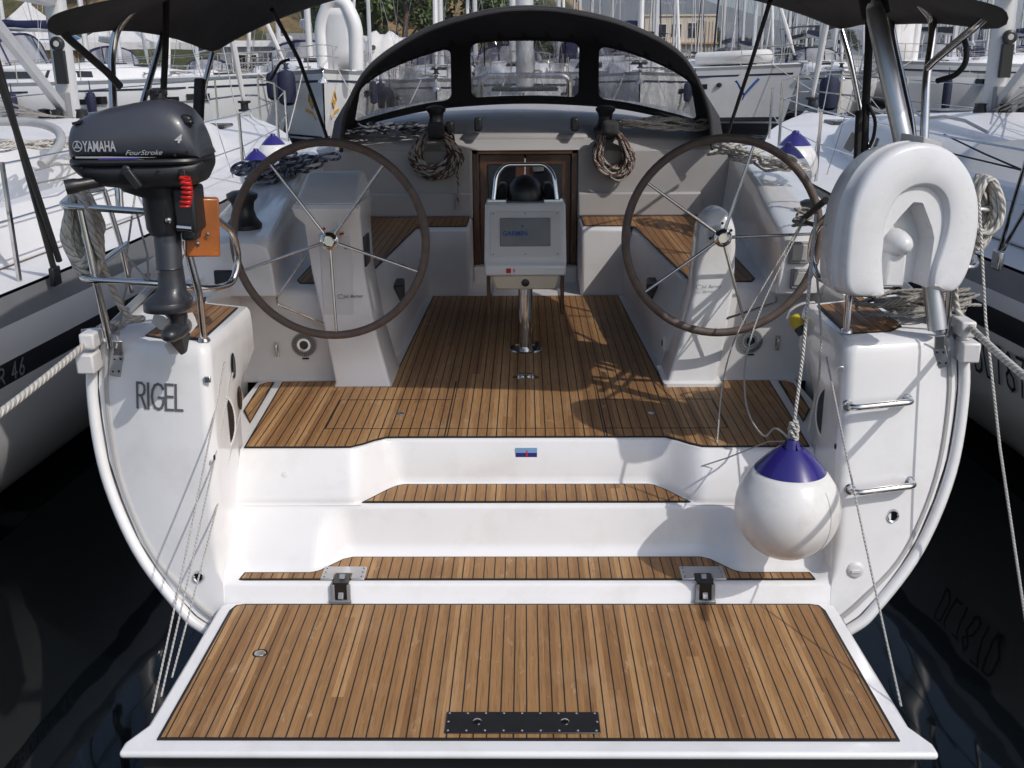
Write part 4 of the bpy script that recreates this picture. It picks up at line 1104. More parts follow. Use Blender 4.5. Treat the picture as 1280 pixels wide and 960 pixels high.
# shaft
def col(name, sect, m, sq=1.0, n=20):
    mb = MB(); rings = []
    for (u, w, ru, rd) in sect: rings.append([op(u, w, 0) + Vector((ru * K * math.copysign(abs(math.cos(2 * PI * k / n)) ** sq, math.cos(2 * PI * k / n)), rd * K * math.copysign(abs(math.sin(2 * PI * k / n)) ** sq, math.sin(2 * PI * k / n)), 0)) for k in range(n)])
    mb.loft(rings); return part(mb, name, m, ob, angle=50)
col('upper_housing', [(0, -30, 38, 30), (4, -40, 32, 26), (16, -48, 21, 22), (20, -88, 20, 20), (23, -96, 18, 18)], M['motord'], .8)
col('swivel_tube', [(23, -84, 14, 14), (24, -90, 17, 17), (27, -137, 16.5, 16.5), (27, -139, 17.5, 17.5), (27, -142, 15, 15)], M['motorleg'])
col('drive_leg', [(28, -140, 15.5, 17), (30, -163, 17, 18), (30, -164, 17.5, 18.5), (28, -171, 20, 22), (26, -178, 27, 30), (25, -181, 29, 34), (25, -182, 30, 35), (25, -192, 29.5, 35), (25, -193, 29, 34), (34, -198, 14, 18), (38, -205, 11, 15), (38, -214, 11, 14)], M['motorleg'], .85)
mb = MB()
rings = []
for (yy, r) in ((-.11, .010), (-.095, .028), (-.04, .038), (.03, .037), (.10, .030), (.14, .013)):
    c = op(37, -221, yy); rings.append([c + Vector((r * math.cos(2 * PI * k / 16), 0, r * .78 * math.sin(2 * PI * k / 16))) for k in range(16)])
mb.loft(rings); part(mb, 'gearcase', M['motorleg'], ob, angle=60)
mb = MB(); mb.loft([[op(30, -228, -.06), op(46, -228, -.04), op(47, -228, .06), op(33, -228, .05)], [op(42, -256, -.01), op(47, -254, 0), op(47, -253, .02), op(43, -256, .02)]])
part(mb, 'skeg', M['motorleg'], ob, bevel=.003)
mb = MB()
c = op(26, -228, .06)
for k in range(3):
    a = k * 2 * PI / 3 + 2.6; d = Vector((math.cos(a), 0, math.sin(a))); q = Vector((-math.sin(a), .6, math.cos(a)))
    mb.loft([[c + d * .02 + q * t * .012 + Vector((0, .003 * (t != 0), 0)) for t in (-1, 0, 1, 0)], [c + d * .05 + q * t * .034 + Vector((0, .004 * (i == 3), 0)) for i, t in enumerate((-1, 0, 1, 0))], [c + d * .085 + q * t * .022 + Vector((0, .004 * (i == 3), 0)) for i, t in enumerate((-1, 0, 1, 0))]])
mb.ell(c, (.025, .05, .025)); part(mb, 'propeller', M['fwhite'], ob)
mb = MB(); mb.tube(spline([op(-40, -24, -.06), op(-60, -27, -.10), op(-80, -30, -.12)], 4), [.020] * 6 + [.024] * 3, 12); part(mb, 'tiller', M['blk'], ob)
mb = MB(); mb.bar(op(-6, -10, -.132), op(8, -32, -.128), .028, .02, up=(0, 1, 0)); mb.lathe([(0, .01), (.014, .01), (.016, 0)], op(-6, -10, -.128), (0, -1, 0), 14); part(mb, 'cowl_latch', M['motord'], ob, bevel=.005)
mb = MB(); mb.obox(op(58, -18, -.118), (.022, .014, .04)); part(mb, 'stop_switch', M['blk'], ob, bevel=.004)
mb = MB()
mb.obox(op(50, -64, .02), (.075, .12, .15)); mb.obox(op(54, -92, .0), (.05, .07, .06)); mb.obox(op(34, -70, .0), (.05, .06, .10))
part(mb, 'clamp_bracket', M['motord'], ob, bevel=.012, segs=3)
mb = MB(); mb.tube([op(44, -84, -.06), op(62, -86, -.06)], .012, 10); mb.ell(op(33, -75, -.055), (.012, .012, .012)); part(mb, 'clamp_screw', M['ss'], ob)
mb = MB()
for (u, w) in ((52, 6), (66, 10), (-60, -8), (30, -12), (66, -14)): mb.lathe([(0, .003), (.0045, .002), (.005, 0)], op(u, w, -face_d(min(60, u), max(4, w)) - .002), (0, -1, 0), 8)
part(mb, 'cowl_screw', M['blk'], ob)
# coiled red kill cord
mb = MB(); pts = []
for k in range(150):
    t = k / 149; a = t * 2 * PI * 12; r = .016
    c = op(62 + 3 * math.sin(t * 3), -20 - 34 * t, -.135); pts.append(c + Vector((r * math.cos(a), r * .7 * math.sin(a), .004 * math.sin(a * .5))))
mb.tube(pts, .0035, 6); tag(part(mb, 'kill_cord', M['red'], ob), None)
# varnished block on the rail
blk = MB(); blk.obox(op(59, -92, .075), (.115, .045, .20), Matrix.Rotation(R_(4), 3, 'Y') @ Matrix.Rotation(R_(22), 3, 'Z'))
bk = part(blk, 'motor_block', M['varn'], Y0, bevel=.006)
mb = MB()
for (u, w) in ((58, -112), (70, -100)): mb.lathe([(0, .004), (.006, .003), (.007, 0)], op(u, w, .045), (0, -1, 0), 10)
part(mb, 'block_bolt', M['ss'], bk)

# ================================================================== horseshoe lifebuoy in its white shell
HB = at(1131, 275, 3.50)
hb = thing('horseshoe_lifebuoy', 'white moulded horseshoe lifebuoy case hanging on the stern rail in front of the pole', 'lifebuoy', HB)
hm = Matrix.Translation(HB) @ Matrix.Rotation(R_(13), 4, 'Z') @ Matrix.Rotation(R_(-4), 4, 'X') @ Matrix.Rotation(R_(3), 4, 'Y')
def hp(u, d, w): return hm @ Vector((u, d, w))
OUTL = [(-.105, -.245), (-.185, -.248), (-.222, -.235), (-.238, -.19), (-.243, -.10), (-.240, 0), (-.225, .08), (-.185, .16), (-.12, .222), (-.04, .252), (.04, .252), (.12, .222), (.185, .16), (.225, .08), (.240, 0), (.238, -.08), (.225, -.16), (.200, -.215), (.165, -.235), (.110, -.215)]
INL = [(-.090, -.238), (-.094, -.21), (-.102, -.17), (-.110, -.12), (-.114, -.06), (-.110, 0), (-.095, .045), (-.07, .085), (-.035, .108), (.0, .118), (.035, .118), (.065, .108), (.095, .082), (.112, .045), (.118, 0), (.115, -.05), (.105, -.10), (.095, -.14), (.090, -.18), (.092, -.212)]
o_ = spline([Vector((a, 0, b)) for a, b in OUTL], 5); i_ = spline([Vector((a, 0, b)) for a, b in INL], 5)
mb = MB(); rows = []
for p, q in zip(o_, i_):
    def P(t, d): v = p.lerp(q, t); return hp(v.x, d, v.z)
    def E(s, d): return hp(p.x * s, d, p.z * s)
    rows.append([E(.93, .120), E(.97, .112), E(1.012, .02), E(1.012, .012), E(1.0, .010), P(.005, -.035), P(.03, -.054), P(.075, -.065), P(.15, -.070), P(.6, -.072), P(.94, -.071), P(.98, -.068), P(1.0, -.060)])
mb.grid(rows)
for r in (rows[0], rows[-1]): mb.add(r, [tuple(range(len(r)))])
part(mb, 'shell', M['buoy'], hb, angle=60)
# shallow stepped plate, then a five sided recess with a blunt cone
PENT = [(-.085, -.232), (-.098, -.14), (-.100, -.055), (-.050, .012), (-.005, .062), (.030, .060), (.075, -.02), (.088, -.055), (.086, -.14), (.080, -.222)]
def along(pl, f):
    P_ = [Vector((a, 0, b)) for a, b in pl]; ls = [(P_[i + 1] - P_[i]).length for i in range(len(P_) - 1)]; d = f * sum(ls)
    for i, l in enumerate(ls):
        if d <= l or i == len(ls) - 1: return P_[i].lerp(P_[i + 1], min(1, d / l))
        d -= l
mb = MB(); rows = []
for i, q in enumerate(i_):
    p = along(PENT, i / (len(i_) - 1)); c0 = Vector((.0, 0, -.09))
    m1 = q.lerp(p, .12); m2 = c0 + (p - c0) * .93
    rows.append([hp(q.x, -.060, q.z), hp(m1.x, -.046, m1.z), hp(q.lerp(p, .6).x, -.046, q.lerp(p, .6).z), hp(p.x, -.046, p.z), hp((c0 + (p - c0) * .985).x, -.040, (c0 + (p - c0) * .985).z), hp(m2.x, .035, m2.z)])
mb.grid(rows); mb.add([r[-1] for r in rows], [tuple(range(len(rows)))])
part(mb, 'recess_plate', M['buoy'], hb, angle=32)
mb = MB(); mb.lathe([(.050, 0), (.046, .03), (.036, .060), (.024, .078), (.011, .086), (0, .087)], hp(-.015, .036, -.075), hm.to_3x3() @ Vector((.12, -1, -.12)), 24)
mb.loft([[hp(-.05, .034, -.10), hp(.025, .034, -.10), hp(.018, -.01, -.115), hp(-.045, -.01, -.115)], [hp(-.065, .034, -.225), hp(.04, .034, -.225), hp(.022, .0, -.225), hp(-.05, .0, -.225)]])
part(mb, 'cone_boss', M['buoy'], hb, bevel=.008, angle=60)
mb = MB(); mb.loft([[hp(.0, -.055, .240), hp(.07, -.055, .222), hp(.07, .08, .238), hp(.0, .08, .258)], [hp(.0, -.055, .272), hp(.07, -.055, .252), hp(.07, .08, .265), hp(.0, .08, .285)]])
part(mb, 'top_clip', M['lgrey'], hb, bevel=.004)

# ================================================================== fenders
def ball_fender(loc, r, label, group=None, eye=True):
    t = thing('ball_fender', label, 'fender', loc, 0, group)
    prof_ = []
    for k in range(26):
        a = -PI / 2 + k / 25 * PI
        rr = r * math.cos(a); z = r * 1.02 * math.sin(a)
        if a > .55: rr = rr * (1 - .12 * sm(.55, 1.4, a)) ; z += r * .30 * sm(.55, 1.57, a)
        prof_.append((max(.0005, rr), z))
    lo = [p for p in prof_ if p[1] <= r * .86]; hi = [lo[-1]] + [p for p in prof_ if p[1] > r * .86]
    MB().lathe(lo, n=40).build('white_body', M['fwhite'], t, world=False, angle=70)
    h = [(p[0] * 1.004 + .0008, p[1]) for p in hi if p[0] > r * .16] + [(r * .16, r * 1.22), (r * .13, r * 1.34), (r * .10, r * 1.40), (.001, r * 1.41)]
    mb = MB().lathe(h, n=40)
    for k in range(6):
        a = k * PI / 3; mb.loft([[Vector((r * .30 * math.cos(a + d), r * .30 * math.sin(a + d), r * 1.10)) for d in (-.22, -.1, .1, .22)], [Vector((r * .13 * math.cos(a + d), r * .13 * math.sin(a + d), r * 1.37)) for d in (-.2, -.1, .1, .2)]])
    mb.build('blue_cap', M['fblue'], t, world=False, angle=50)
    MB().tube([(r * math.cos(a) * 1.001 * .62, -r * math.cos(a) * 1.001 * .78, r * 1.02 * math.sin(a)) for a in [-1.2 + k * .09 for k in range(21)]], .0016, 5).build('mould_seam', M['lgrey'], t, world=False)
    return t
FB = at(984, 634, 3.44)
fr_ = (at(1048, 631, 3.44).x - at(918, 631, 3.44).x) / 2
ball_fender(FB, fr_, 'large white ball fender with dark blue top hanging over the boarding steps')
KN = FB + Vector((0, 0, fr_ * 1.36))

# ================================================================== ropes
def rope(name, label, pts, r=.006, m='ropethin', cat='rope', group=None, n=8, knots=()):
    mb = MB(); mb.tube(pts, r, n)
    for p in knots:
        p = Vector(p); path = [p + Vector((math.cos(a * 2.1) * r * 2.2, math.sin(a * 1.3) * r * 2.2, math.sin(a * 3.3) * r * 2.6)) for a in [k * .35 for k in range(20)]]
        mb.tube(spline(path, 3), r * .95, n)
    o = mb.build(name, M[m]); return tag(o, label, cat, group)
# mooring lines to the quay
rope('mooring_line', 'thick white mooring rope running from the port fairlead past the dark hull', sag(at(114, 424, 3.72), at(-90, 582, 2.4), .01, 24), .0125, 'rope', n=12)
rope('mooring_line', 'thick white mooring rope running from the starboard fairlead to the frame edge', sag(at(1206, 402, 3.72), at(1350, 526, 2.6), .01, 24), .0125, 'rope', n=12)
# platform lifting lines
for (a, b, lab) in (((281, 452), (206, 892), 'thin platform line nearest the water, leftmost of the three on the port transom'), ((291, 466), (222, 872), 'middle one of three thin platform lines across the port transom'), ((301, 512), (244, 848), 'thin platform line closest to the steps, of three on the port transom')):
    rope('platform_line', lab, sag(atx(*a, -XI + .005), Vector((-1.178, atz(*b, .485).y, .488)), .012, 10), .0034, 'ropethin', 'rope', 'lifting lines of the swim platform')
rope('platform_line', 'thin platform line crossing the grab handles on the starboard transom', sag(at(1033, 446, 3.72), Vector((1.180, atz(1112, 884, .485).y, .488)), .012, 12), .0038, 'ropethin', 'rope', 'lifting lines of the swim platform')
# fender lanyard with its knot
rope('fender_lanyard', 'white cord from the starboard rail down to the ball fender, knotted at its blue top', [at(1020, 268, 3.62), at(1014, 330, 3.55), at(1004, 440, 3.45), KN + Vector((0, 0, .05)), KN], .0062, 'ropethin', knots=[KN + Vector((0, 0, .025)), KN + Vector((0, 0, .055))])
# loose cords from the starboard wheel
WR = at(1006, 272, 4.58)
rope('wheel_lashing', 'thin cord looped round the starboard wheel rim and hanging to the deck', spline([WR, at(968, 335, 4.5), at(925, 410, 4.3), at(905, 470, 4.1), at(897, 545, 3.95), at(893, 600, 3.88)], 6), .0032, 'ropethin')
rope('wheel_lashing', 'thin cord falling in a bow from the starboard wheel to the fender', spline([at(1012, 262, 4.5), at(958, 370, 4.35), at(934, 440, 4.2), at(931, 490, 4.05), at(938, 522, 3.9), at(955, 545, 3.75), KN + Vector((-.05, .05, .03)), KN], 6), .0038, 'ropethin')
rope('wheel_lashing', 'thin cord stretched across the sole to the fender knot', [at(876, 583, 3.86), at(910, 572, 3.8), at(960, 552, 3.6), KN], .0026, 'ropethin')
mb = MB()
for k in range(7): 
    c = WR + Vector((random.uniform(-.02, .02), random.uniform(-.02, .02), random.uniform(-.03, .03)))
    mb.tube([c + Vector((.032 * math.cos(a), .03 * math.sin(a), .01 * math.sin(a + k))) for a in [j * .5 for j in range(13)]], .006, 6)
tag(mb.build('rim_lashing', M['ropegrey']), 'grey cord lashing tied round the starboard wheel rim', 'rope')
mb = MB(); mb.tube(spline([WR, at(1018, 262, 4.2), at(1032, 250, 3.9)], 6), .013, 8); mb.tube(spline([WR + Vector((0, 0, -.02)), at(1022, 280, 4.1), at(1040, 262, 3.8)], 6), .010, 8)
tag(mb.build('black_strop', M['strap']), 'black strop tying the starboard wheel to the rail', 'strap')
rope('rail_cord', 'pale cord hanging from the rail beside the horseshoe lifebuoy', [at(1020, 330, 3.7), at(1027, 420, 3.7), at(1024, 470, 3.72), at(1010, 540, 3.8)], .0042, 'ropethin')
rope('rail_cord', 'long pale cord falling outside the starboard quarter to the water', [at(1224, 250, 3.6), at(1232, 400, 3.5), at(1250, 560, 3.4), at(1284, 790, 3.25)], .0052, 'ropethin')
rope('rail_cord', 'thin grey cord tied along the port rail post', [at(165, 330, 3.95), at(155, 372, 3.8), at(145, 436, 3.62)], .0045, 'ropegrey')
rope('rail_cord', 'thin cord with a knot tied between the port rails', [at(170, 235, 3.9), at(158, 320, 3.75), at(178, 343, 3.7), at(186, 350, 3.6), at(184, 318, 3.7), at(170, 262, 3.75)], .0042, 'ropethin', knots=[at(183, 346, 3.58)])

def hank(name, label, c, w, h, n, r, m, cat='rope coil', jx=.15, lean=0, depth=.05, tail=None, n_=7, group=None):
    """a hung coil: many loops of one line"""
    rnd = random.Random(sum(map(ord, label)))
    path = []
    for k in range(n):
        a0 = w / 2 * rnd.uniform(1 - jx * 2.6, 1.05); h0 = h * rnd.uniform(1 - jx * 1.8, 1.03); dx = rnd.uniform(-.2, .2) * w * .6; dy = rnd.uniform(-depth, depth)
        for j in range(14):
            a = PI / 2 + 2 * PI * j / 14
            y = dy + (rnd.uniform(-.008, .008))
            zz = math.sin(a)
            wid = a0 * (.55 + .45 * (1 - (zz * .5 + .5)) ** .6) if zz > 0 else a0
            path.append(Vector(c) + Vector((math.cos(a) * wid + dx * (1 - zz) * .5 + lean * (1 - zz) * .5, y, (zz - 1) * h0 / 2)))
    mb = MB(); mb.tube(spline(path, 3), r, n_)
    if tail: mb.tube(spline(tail, 6), r, n_)
    return tag(mb.build(name, M[m]), label, cat, group)
hank('rope_hank', 'thick hank of red flecked rope on the bulkhead left of the companionway', at(544, 163, 7.08), .33, .31, 30, .0085, 'ropered', depth=.055, tail=[at(566, 165, 7.1), at(570, 200, 7.1), at(573, 235, 7.1), at(571, 262, 7.1)])
hank('rope_hank', 'narrow hank of red flecked rope on the bulkhead right of the companionway', at(763, 160, 7.08), .27, .34, 26, .0085, 'ropered', lean=.03, depth=.055)
for (px, py, w_) in ((545, 160, .10), (763, 158, .10)):
    c = at(px, py, 7.02); mb = MB()
    mb.obox(c + Vector((0, 0, -.01)), (.11, .10, .10)); part(mb, 'rope_bag_top', M['canvasb'], bevel=.03, segs=3)
def heap(name, label, c, ax, rad, n, r, m, seed, tilt=0, loops=.5, cat='rope coil', group=None):
    rnd = random.Random(seed); path = []; c = Vector(c); ax = Vector(ax)
    for k in range(n):
        ph = rnd.uniform(0, 6.28); o = ax * rnd.uniform(-.5, .5); rx, ry = rad[0] * rnd.uniform(.6, 1.1), rad[1] * rnd.uniform(.55, 1.1); zz = rnd.uniform(0, rad[2])
        for j in range(11):
            a = ph + 2 * PI * j / 11
            path.append(c + o + Vector((math.cos(a) * rx, math.sin(a) * ry, zz + math.sin(a * 2 + k) * .012 + max(0, math.sin(a)) * tilt)))
    mb = MB(); mb.tube(spline(path, 3), r, 7); return tag(mb.build(name, M[m]), label, cat, group)
heap('rope_heap', 'dark flecked rope heap under the left sprayhood window', at(487, 168, 7.2), (.38, 0, 0), (.10, .07, .07), 15, .007, 'ropedark', 3)
heap('rope_heap', 'pale rope heap under the right sprayhood window', at(828, 160, 7.22), (.40, 0, -.03), (.15, .07, .06), 14, .008, 'rope', 4)
heap('rope_heap', 'white rope heap on the starboard coaming behind the wheel', at(950, 205, 6.2), (.30, -.6, -.05), (.10, .18, .07), 15, .009, 'rope', 5)
heap('rope_heap', 'shaded dark rope heap on the port coaming behind the wheel', at(360, 215, 6.3), (-.30, -.7, -.05), (.11, .2, .10), 18, .009, 'ropedark', 6)
heap('rope_heap', 'grey rope coil lying on the starboard quarter deck under the lifebuoy', at(1138, 388, 3.95) + Vector((0, 0, .01)), (.22, .05, -.0), (.17, .10, .05), 13, .0065, 'ropegrey', 8)
hank('rope_hank', 'thick white rope hank hung over the port stern rail', at(100, 240, 3.68), .14, .30, 9, .013, 'rope', depth=.05, jx=.22)
rope('mooring_line', 'thick white rope end trailing from the port rail hank onto the quarter deck', spline([at(108, 250, 3.6), at(118, 300, 3.62), at(140, 360, 3.72), at(160, 395, 3.78), at(178, 398, 3.85), at(160, 402, 3.85), at(128, 408, 3.8), at(112, 424, 3.74)], 6), .0125, 'rope', n=10)
hank('rope_hank', 'white rope hank knotted on the starboard stern rail beside the lifebuoy', at(1232, 222, 3.66), .11, .27, 8, .0115, 'rope', depth=.05, jx=.25)
rope('mooring_line', 'white rope wound down the starboard rail post to the fairlead', spline([at(1226, 300, 3.66), at(1204, 330, 3.68), at(1194, 352, 3.7), at(1196, 385, 3.74), at(1206, 402, 3.72)], 6), .0115, 'rope', n=10)
# yellow grip stowed in the side pocket
mb = MB(); a, b = at(992, 396, 4.2), at(1013, 416, 4.15); a.x = min(a.x, 1.14); b.x = min(b.x, 1.14)
mb.tube([a, a.lerp(b, .3), a.lerp(b, .72)], [.022, .027, .026], 12, m=0); mb.tube([a.lerp(b, .70), b], [.027, .024], 12, m=1)
tag(mb.build('hand_torch', [M['yellow'], M['blk']]), 'yellow torch with black head stowed in the starboard cockpit pocket', 'torch')
mb = MB(); mb.tube(spline([at(983, 398, 4.2), at(988, 388, 4.2), at(1002, 380, 4.22), at(1018, 378, 4.25)], 6), .006, 6); part(mb, 'pocket_rim', M['lgrey'])
# ================================================================== other yachts
def make_yacht(name, label, x, y, rz, L=13, B=4.0, fb=1.35, top='hullw', stripe=(.24, .36), stripe_m='hullw', hood='navy', mast_h=16, sail='navy', detail=1, furl=True, group=None, cabin_h=.48, hoodsize=1, vang=False, dinghy=None, bimini=None, flag=False, loc=None, cove='hulln'):
    r = thing(name, label, 'yacht', (x, y, 0), rz, group)
    P = lambda mb, nm, m, par=None, **k: mb.build(nm, m, par or r, world=False, **k)
    def hb(t): return B / 2 * ((.86 + .14 * sm(0, .4, t)) if t < .4 else max(.012, 1 - ((t - .4) / .6) ** 2.3))
    def sh(t): return fb * (1 + .16 * t * t)
    rows = [(1.0, 1.0), (1.015, .90 if vang else .95), (1.02, 1 - stripe[0]), (1.01, 1 - stripe[1]), (.97, .45), (.86, .2), (.78, .10), (.68, 0), (.35, -.25), (0, -.40)]
    mats_ = [1, 0, 2, 0, 0, 0, 3, 4, 4]
    ts = [0, .06, .14, .25, .38, .5, .6, .7, .8, .88, .94, .98, 1.0]
    rings = []
    for t in ts:
        f = sm(.75, 1, t); ring = []
        def pt(k, s):
            sx, zf = rows[k]; w = hb(t) * (sx - f * (1 - max(zf, 0)) * .35 * (sx if sx < 1.05 else 1)); yy = t * L - f * (1 - zf) * .05 * L
            if t == 0: yy += (1 - zf) * .12 * -1
            return (s * max(0, w), yy, zf * sh(t) if zf > 0 else zf * 1.2)
        for k in range(len(rows)): ring.append(pt(k, -1))
        for k in range(len(rows) - 2, -1, -1): ring.append(pt(k, 1))
        rings.append(ring)
    n_ = len(rings[0]); nr = len(rows)
    mb = MB(); mb.grid(rings, lambda i, j: mats_[j] if j < nr - 1 else mats_[2 * (nr - 1) - 1 - j])
    mb.add(rings[0], [tuple(range(n_))], 0)
    P(mb, 'hull', [M[top], M['railg'], M[stripe_m], M['hulls'], M['anti']], angle=40)
    # deck
    g = []
    for t in ts: g.append([(u * hb(t) * .985, t * L, sh(t) + .006 + .05 * (1 - u * u)) for u in (-1, -.92, -.5, 0, .5, .92, 1)])
    P(MB().grid(g), 'deck', M['deckw'])
    zc = sh(.5)
    # coachroof
    rr = []
    for (t, h, w) in ((.34, 0, .66), (.345, cabin_h, .62), (.50, cabin_h * 1.05, .60), (.62, cabin_h * .82, .52), (.72, cabin_h * .45, .40), (.765, .0, .30)):
        hw = hb(t) * w; z0 = sh(t) + .02; row = [(-hw * 1.12, t * L, z0), (-hw, t * L, z0 + h * .72)]
        for i in range(7):
            u = -1 + i / 3; row.append((u * hw * .92, t * L, z0 + h * (.93 + .10 * (1 - u * u))))
        row += [(hw, t * L, z0 + h * .72), (hw * 1.12, t * L, z0)]
        rr.append(row)
    cab = P(MB().grid(rr), 'coachroof', M['deckw'], angle=50)
    for s in (-1, 1):
        mb = MB(); pts = []
        for (ta, tb) in ((.37, .46), (.48, .585)) if detail else ((.38, .58),):
            q = []
            for t, dz in ((ta, .20), (tb, .20), (tb - .005, .58), (ta + .005, .62)):
                w = interp([(.345, .62), (.50, .60), (.62, .52)], t) * hb(t); h = interp([(.345, cabin_h), (.5, cabin_h * 1.05), (.62, cabin_h * .82)], t)
                k = dz / .72; q.append((s * (w * (1.12 - .12 * k) + .006), t * L, sh(t) + .02 + h * dz))
            mb.add(q, [(0, 1, 2, 3)])
        P(mb, 'cabin_window', M['hatch'], cab, recalc=False)
    # cockpit coaming aft
    for s in (-1, 1):
        mb = MB(); mb.loft([[(s * hb(t) * a, t * L, sh(t) + b) for a, b in ((.60, .02), (.62, .28), (.74, .30), (.84, .03))] for t in (.06, .15, .25, .345)])
        P(mb, 'cockpit_coaming', M['deckw'], bevel=.02)
    # mast, boom, spreaders, rigging
    tm = .52; ym = tm * L; zm = sh(tm) + cabin_h
    mst = P(MB().tube([(0, ym, zm - .1), (0, ym - .05, zm + mast_h * .5), (0, ym - .25, zm + mast_h)], [.105, .10, .07], 12 if detail else 6, flat=.72), 'mast', M['mastalu'])
    for k, f in enumerate((.36, .68)):
        mb = MB(); zz = zm + mast_h * f; w = .95 - .2 * k
        mb.tube([(-w, ym - .25, zz + .02), (0, ym - .05, zz), (w, ym - .25, zz + .02)], .022, 5); P(mb, 'spreader', M['mastalu'], mst)
    mb = MB(); q = (0, ym - .25, zm + mast_h)
    rw = .005 if detail else .009
    for s in (-1, 1):
        mb.tube([(s * hb(.5) * .9, ym - .35, zc), (s * .95, ym - .25, zm + mast_h * .36), (s * .75, ym - .25, zm + mast_h * .68), q], rw, 4)
        mb.tube([(s * hb(.5) * .86, ym - .6, zc), (0, ym - .06, zm + mast_h * .36)], rw, 4)
    mb.tube([(0, .1, sh(0)), (0, ym - .3, zm + mast_h)], rw, 4)
    P(mb, 'rigging', M['ss'], mst)
    zb = zm + (1.12 if vang else .95)
    bm_ = P(MB().tube([(0, ym - .12, zb), (0, ym - .36 * L, zb + .18)], .075, 8), 'boom', M['mastalu'])
    if sail:
        k_ = 13; mb = MB(); mb.tube([(0, ym - .14 - .33 * L * i / k_, zb + .12 + .17 * i / k_ + .015 * math.sin(i * 2.1)) for i in range(k_ + 1)], [.16 - .07 * i / k_ + .012 * math.sin(i * 3) for i in range(k_ + 1)], 10, flat=.7); P(mb, 'sail_cover', M[sail], bm_)
    if furl:
        a, b = Vector((0, L * .975, sh(1) + .25)), Vector((0, ym - .2, zm + mast_h * .93))
        P(MB().tube([a, a.lerp(b, .04), a.lerp(b, .5), b], [.03, .05 if vang else .075, .045 if vang else .06, .03], 8), 'furled_headsail', M['sailw'])
        P(MB().lathe([(0, 0), (.10, 0), (.10, .03), (.06, .04), (.06, .12), (.10, .13), (.10, .16), (0, .16)], a - Vector((0, -.01, .14)), n=14), 'furling_drum', M['blk'])
    # guard rails
    mb = MB(); rl_ = .015
    for s in (-1, 1):
        tl = [.03, .17, .31, .45, .59, .73, .86]
        for t in tl: mb.tube([(s * hb(t) * .95, t * L, sh(t)), (s * hb(t) * .95, t * L, sh(t) + .62)], rl_, 6)
        for h in (.33, .61): mb.tube([(s * hb(t) * .95, t * L, sh(t) + h) for t in tl], .0065 if detail else .008, 4)
    for h in (.62, .34):
        pp_ = [(-hb(.86) * .95, .86 * L, sh(.86) + h), (-hb(.94) * .9, .94 * L, sh(.94) + h), (-.14, 1.0 * L, sh(1) + h), (.14, 1.0 * L, sh(1) + h), (hb(.94) * .9, .94 * L, sh(.94) + h), (hb(.86) * .95, .86 * L, sh(.86) + h)]
        mb.tube(rounded(pp_, .2), .0135, 6)
    for s in (-1, 1): mb.tube([(s * hb(.95) * .9, .95 * L, sh(.95)), (s * hb(.95) * .9, .95 * L, sh(.95) + .62)], rl_, 6)
    for h in (.62, .34): mb.tube(rounded([(-hb(.03) * .95, .17 * L, sh(.1) + h), (-hb(.03) * .95, .01 * L, sh(0) + h), (-.5, .005 * L, sh(0) + h)], .2), .0135, 6); mb.tube(rounded([(hb(.03) * .95, .17 * L, sh(.1) + h), (hb(.03) * .95, .01 * L, sh(0) + h), (.5, .005 * L, sh(0) + h)], .2), .0135, 6)
    P(mb, 'guardrail', M['ss'])
    # sprayhood
    if hood:
        z0 = sh(.35) + cabin_h * .98; hw = hb(.35) * .60; hh = .62 * hoodsize
        def arch(yy, k, w): return [(w * math.cos(a) * 1.0, yy + .25 * abs(math.cos(a)) * k, z0 - .25 * (abs(math.cos(a)) > .98) + hh * (math.sin(a)) ** .7) for a in [PI * i / 18 for i in range(19)]]
        yA = .30 * L; yF = .30 * L + 1.0
        A, F = arch(yA, .3, hw), arch(yF, -.8, hw * .97)
        Bm = [(p[0] * 1.02, yF + .45 - .9 * abs(p[0] / hw) ** 2 * .6, z0 + .0) for p in F]
        mb = MB(); mb.grid([A, [((a[0] + f[0]) / 2, (a[1] + f[1]) / 2, (a[2] + f[2]) / 2 + .05) for a, f in zip(A, F)], F])
        mb.grid([[a, (a[0] * .99, a[1] - .01, a[2] - .10)] for a in A])
        hd = P(mb, 'sprayhood', M[hood], solid=.01)
        P(MB().grid([F, Bm]), 'sprayhood_window', M['hatchv'], hd)
        mb = MB(); mb.tube(Bm, .03, 5); mb.tube(F, .035, 5)
        for i in (4, 7, 11, 14): mb.tube([F[i], Bm[i]], .03, 5)
        P(mb, 'hood_frame', M[hood], hd)
    if bimini:
        g = []
        for k in range(7):
            yy = .04 * L + .22 * L * k / 6; g.append([(hb(.2) * .78 * u, yy, sh(0) + 2.05 + .14 * (1 - u * u) + .05 * math.sin(PI * k / 6)) for u in [-1 + i / 6 for i in range(13)]])
        b_ = P(MB().grid(g), 'bimini', M[bimini], solid=.02)
        mb = MB()
        for s in (-1, 1):
            for k in (.05, .16, .25): mb.tube([(s * hb(.15) * .8, .14 * L, sh(.1)), (s * hb(.2) * .78, k * L, sh(0) + 2.05)], .016, 6)
        P(mb, 'frame_tube', M['ss'], b_)
    if detail and not vang:
        def fl(t, zf, s):
            f = sm(.75, 1, t); sx = interp([(0, .68), (.10, .78), (.2, .86), (.45, .97), (.64, 1.01), (.76, 1.02), (.95, 1.015), (1, 1.0)], zf)
            return Vector((s * (hb(t) * (sx - f * (1 - zf) * .35 * sx) + .008), t * L - f * (1 - zf) * .05 * L, zf * sh(t)))
        mb = MB()
        for s in (-1, 1):
            tt = [.02, .15, .3, .45, .6, .7, .78, .85, .91, .96, .985]
            mb.grid([[fl(t, .845, s), fl(t, .875, s)] for t in tt]); mb.grid([[fl(t, .13, s), fl(t, .16, s)] for t in tt])
        P(mb, 'cove_line', M[cove], recalc=False)
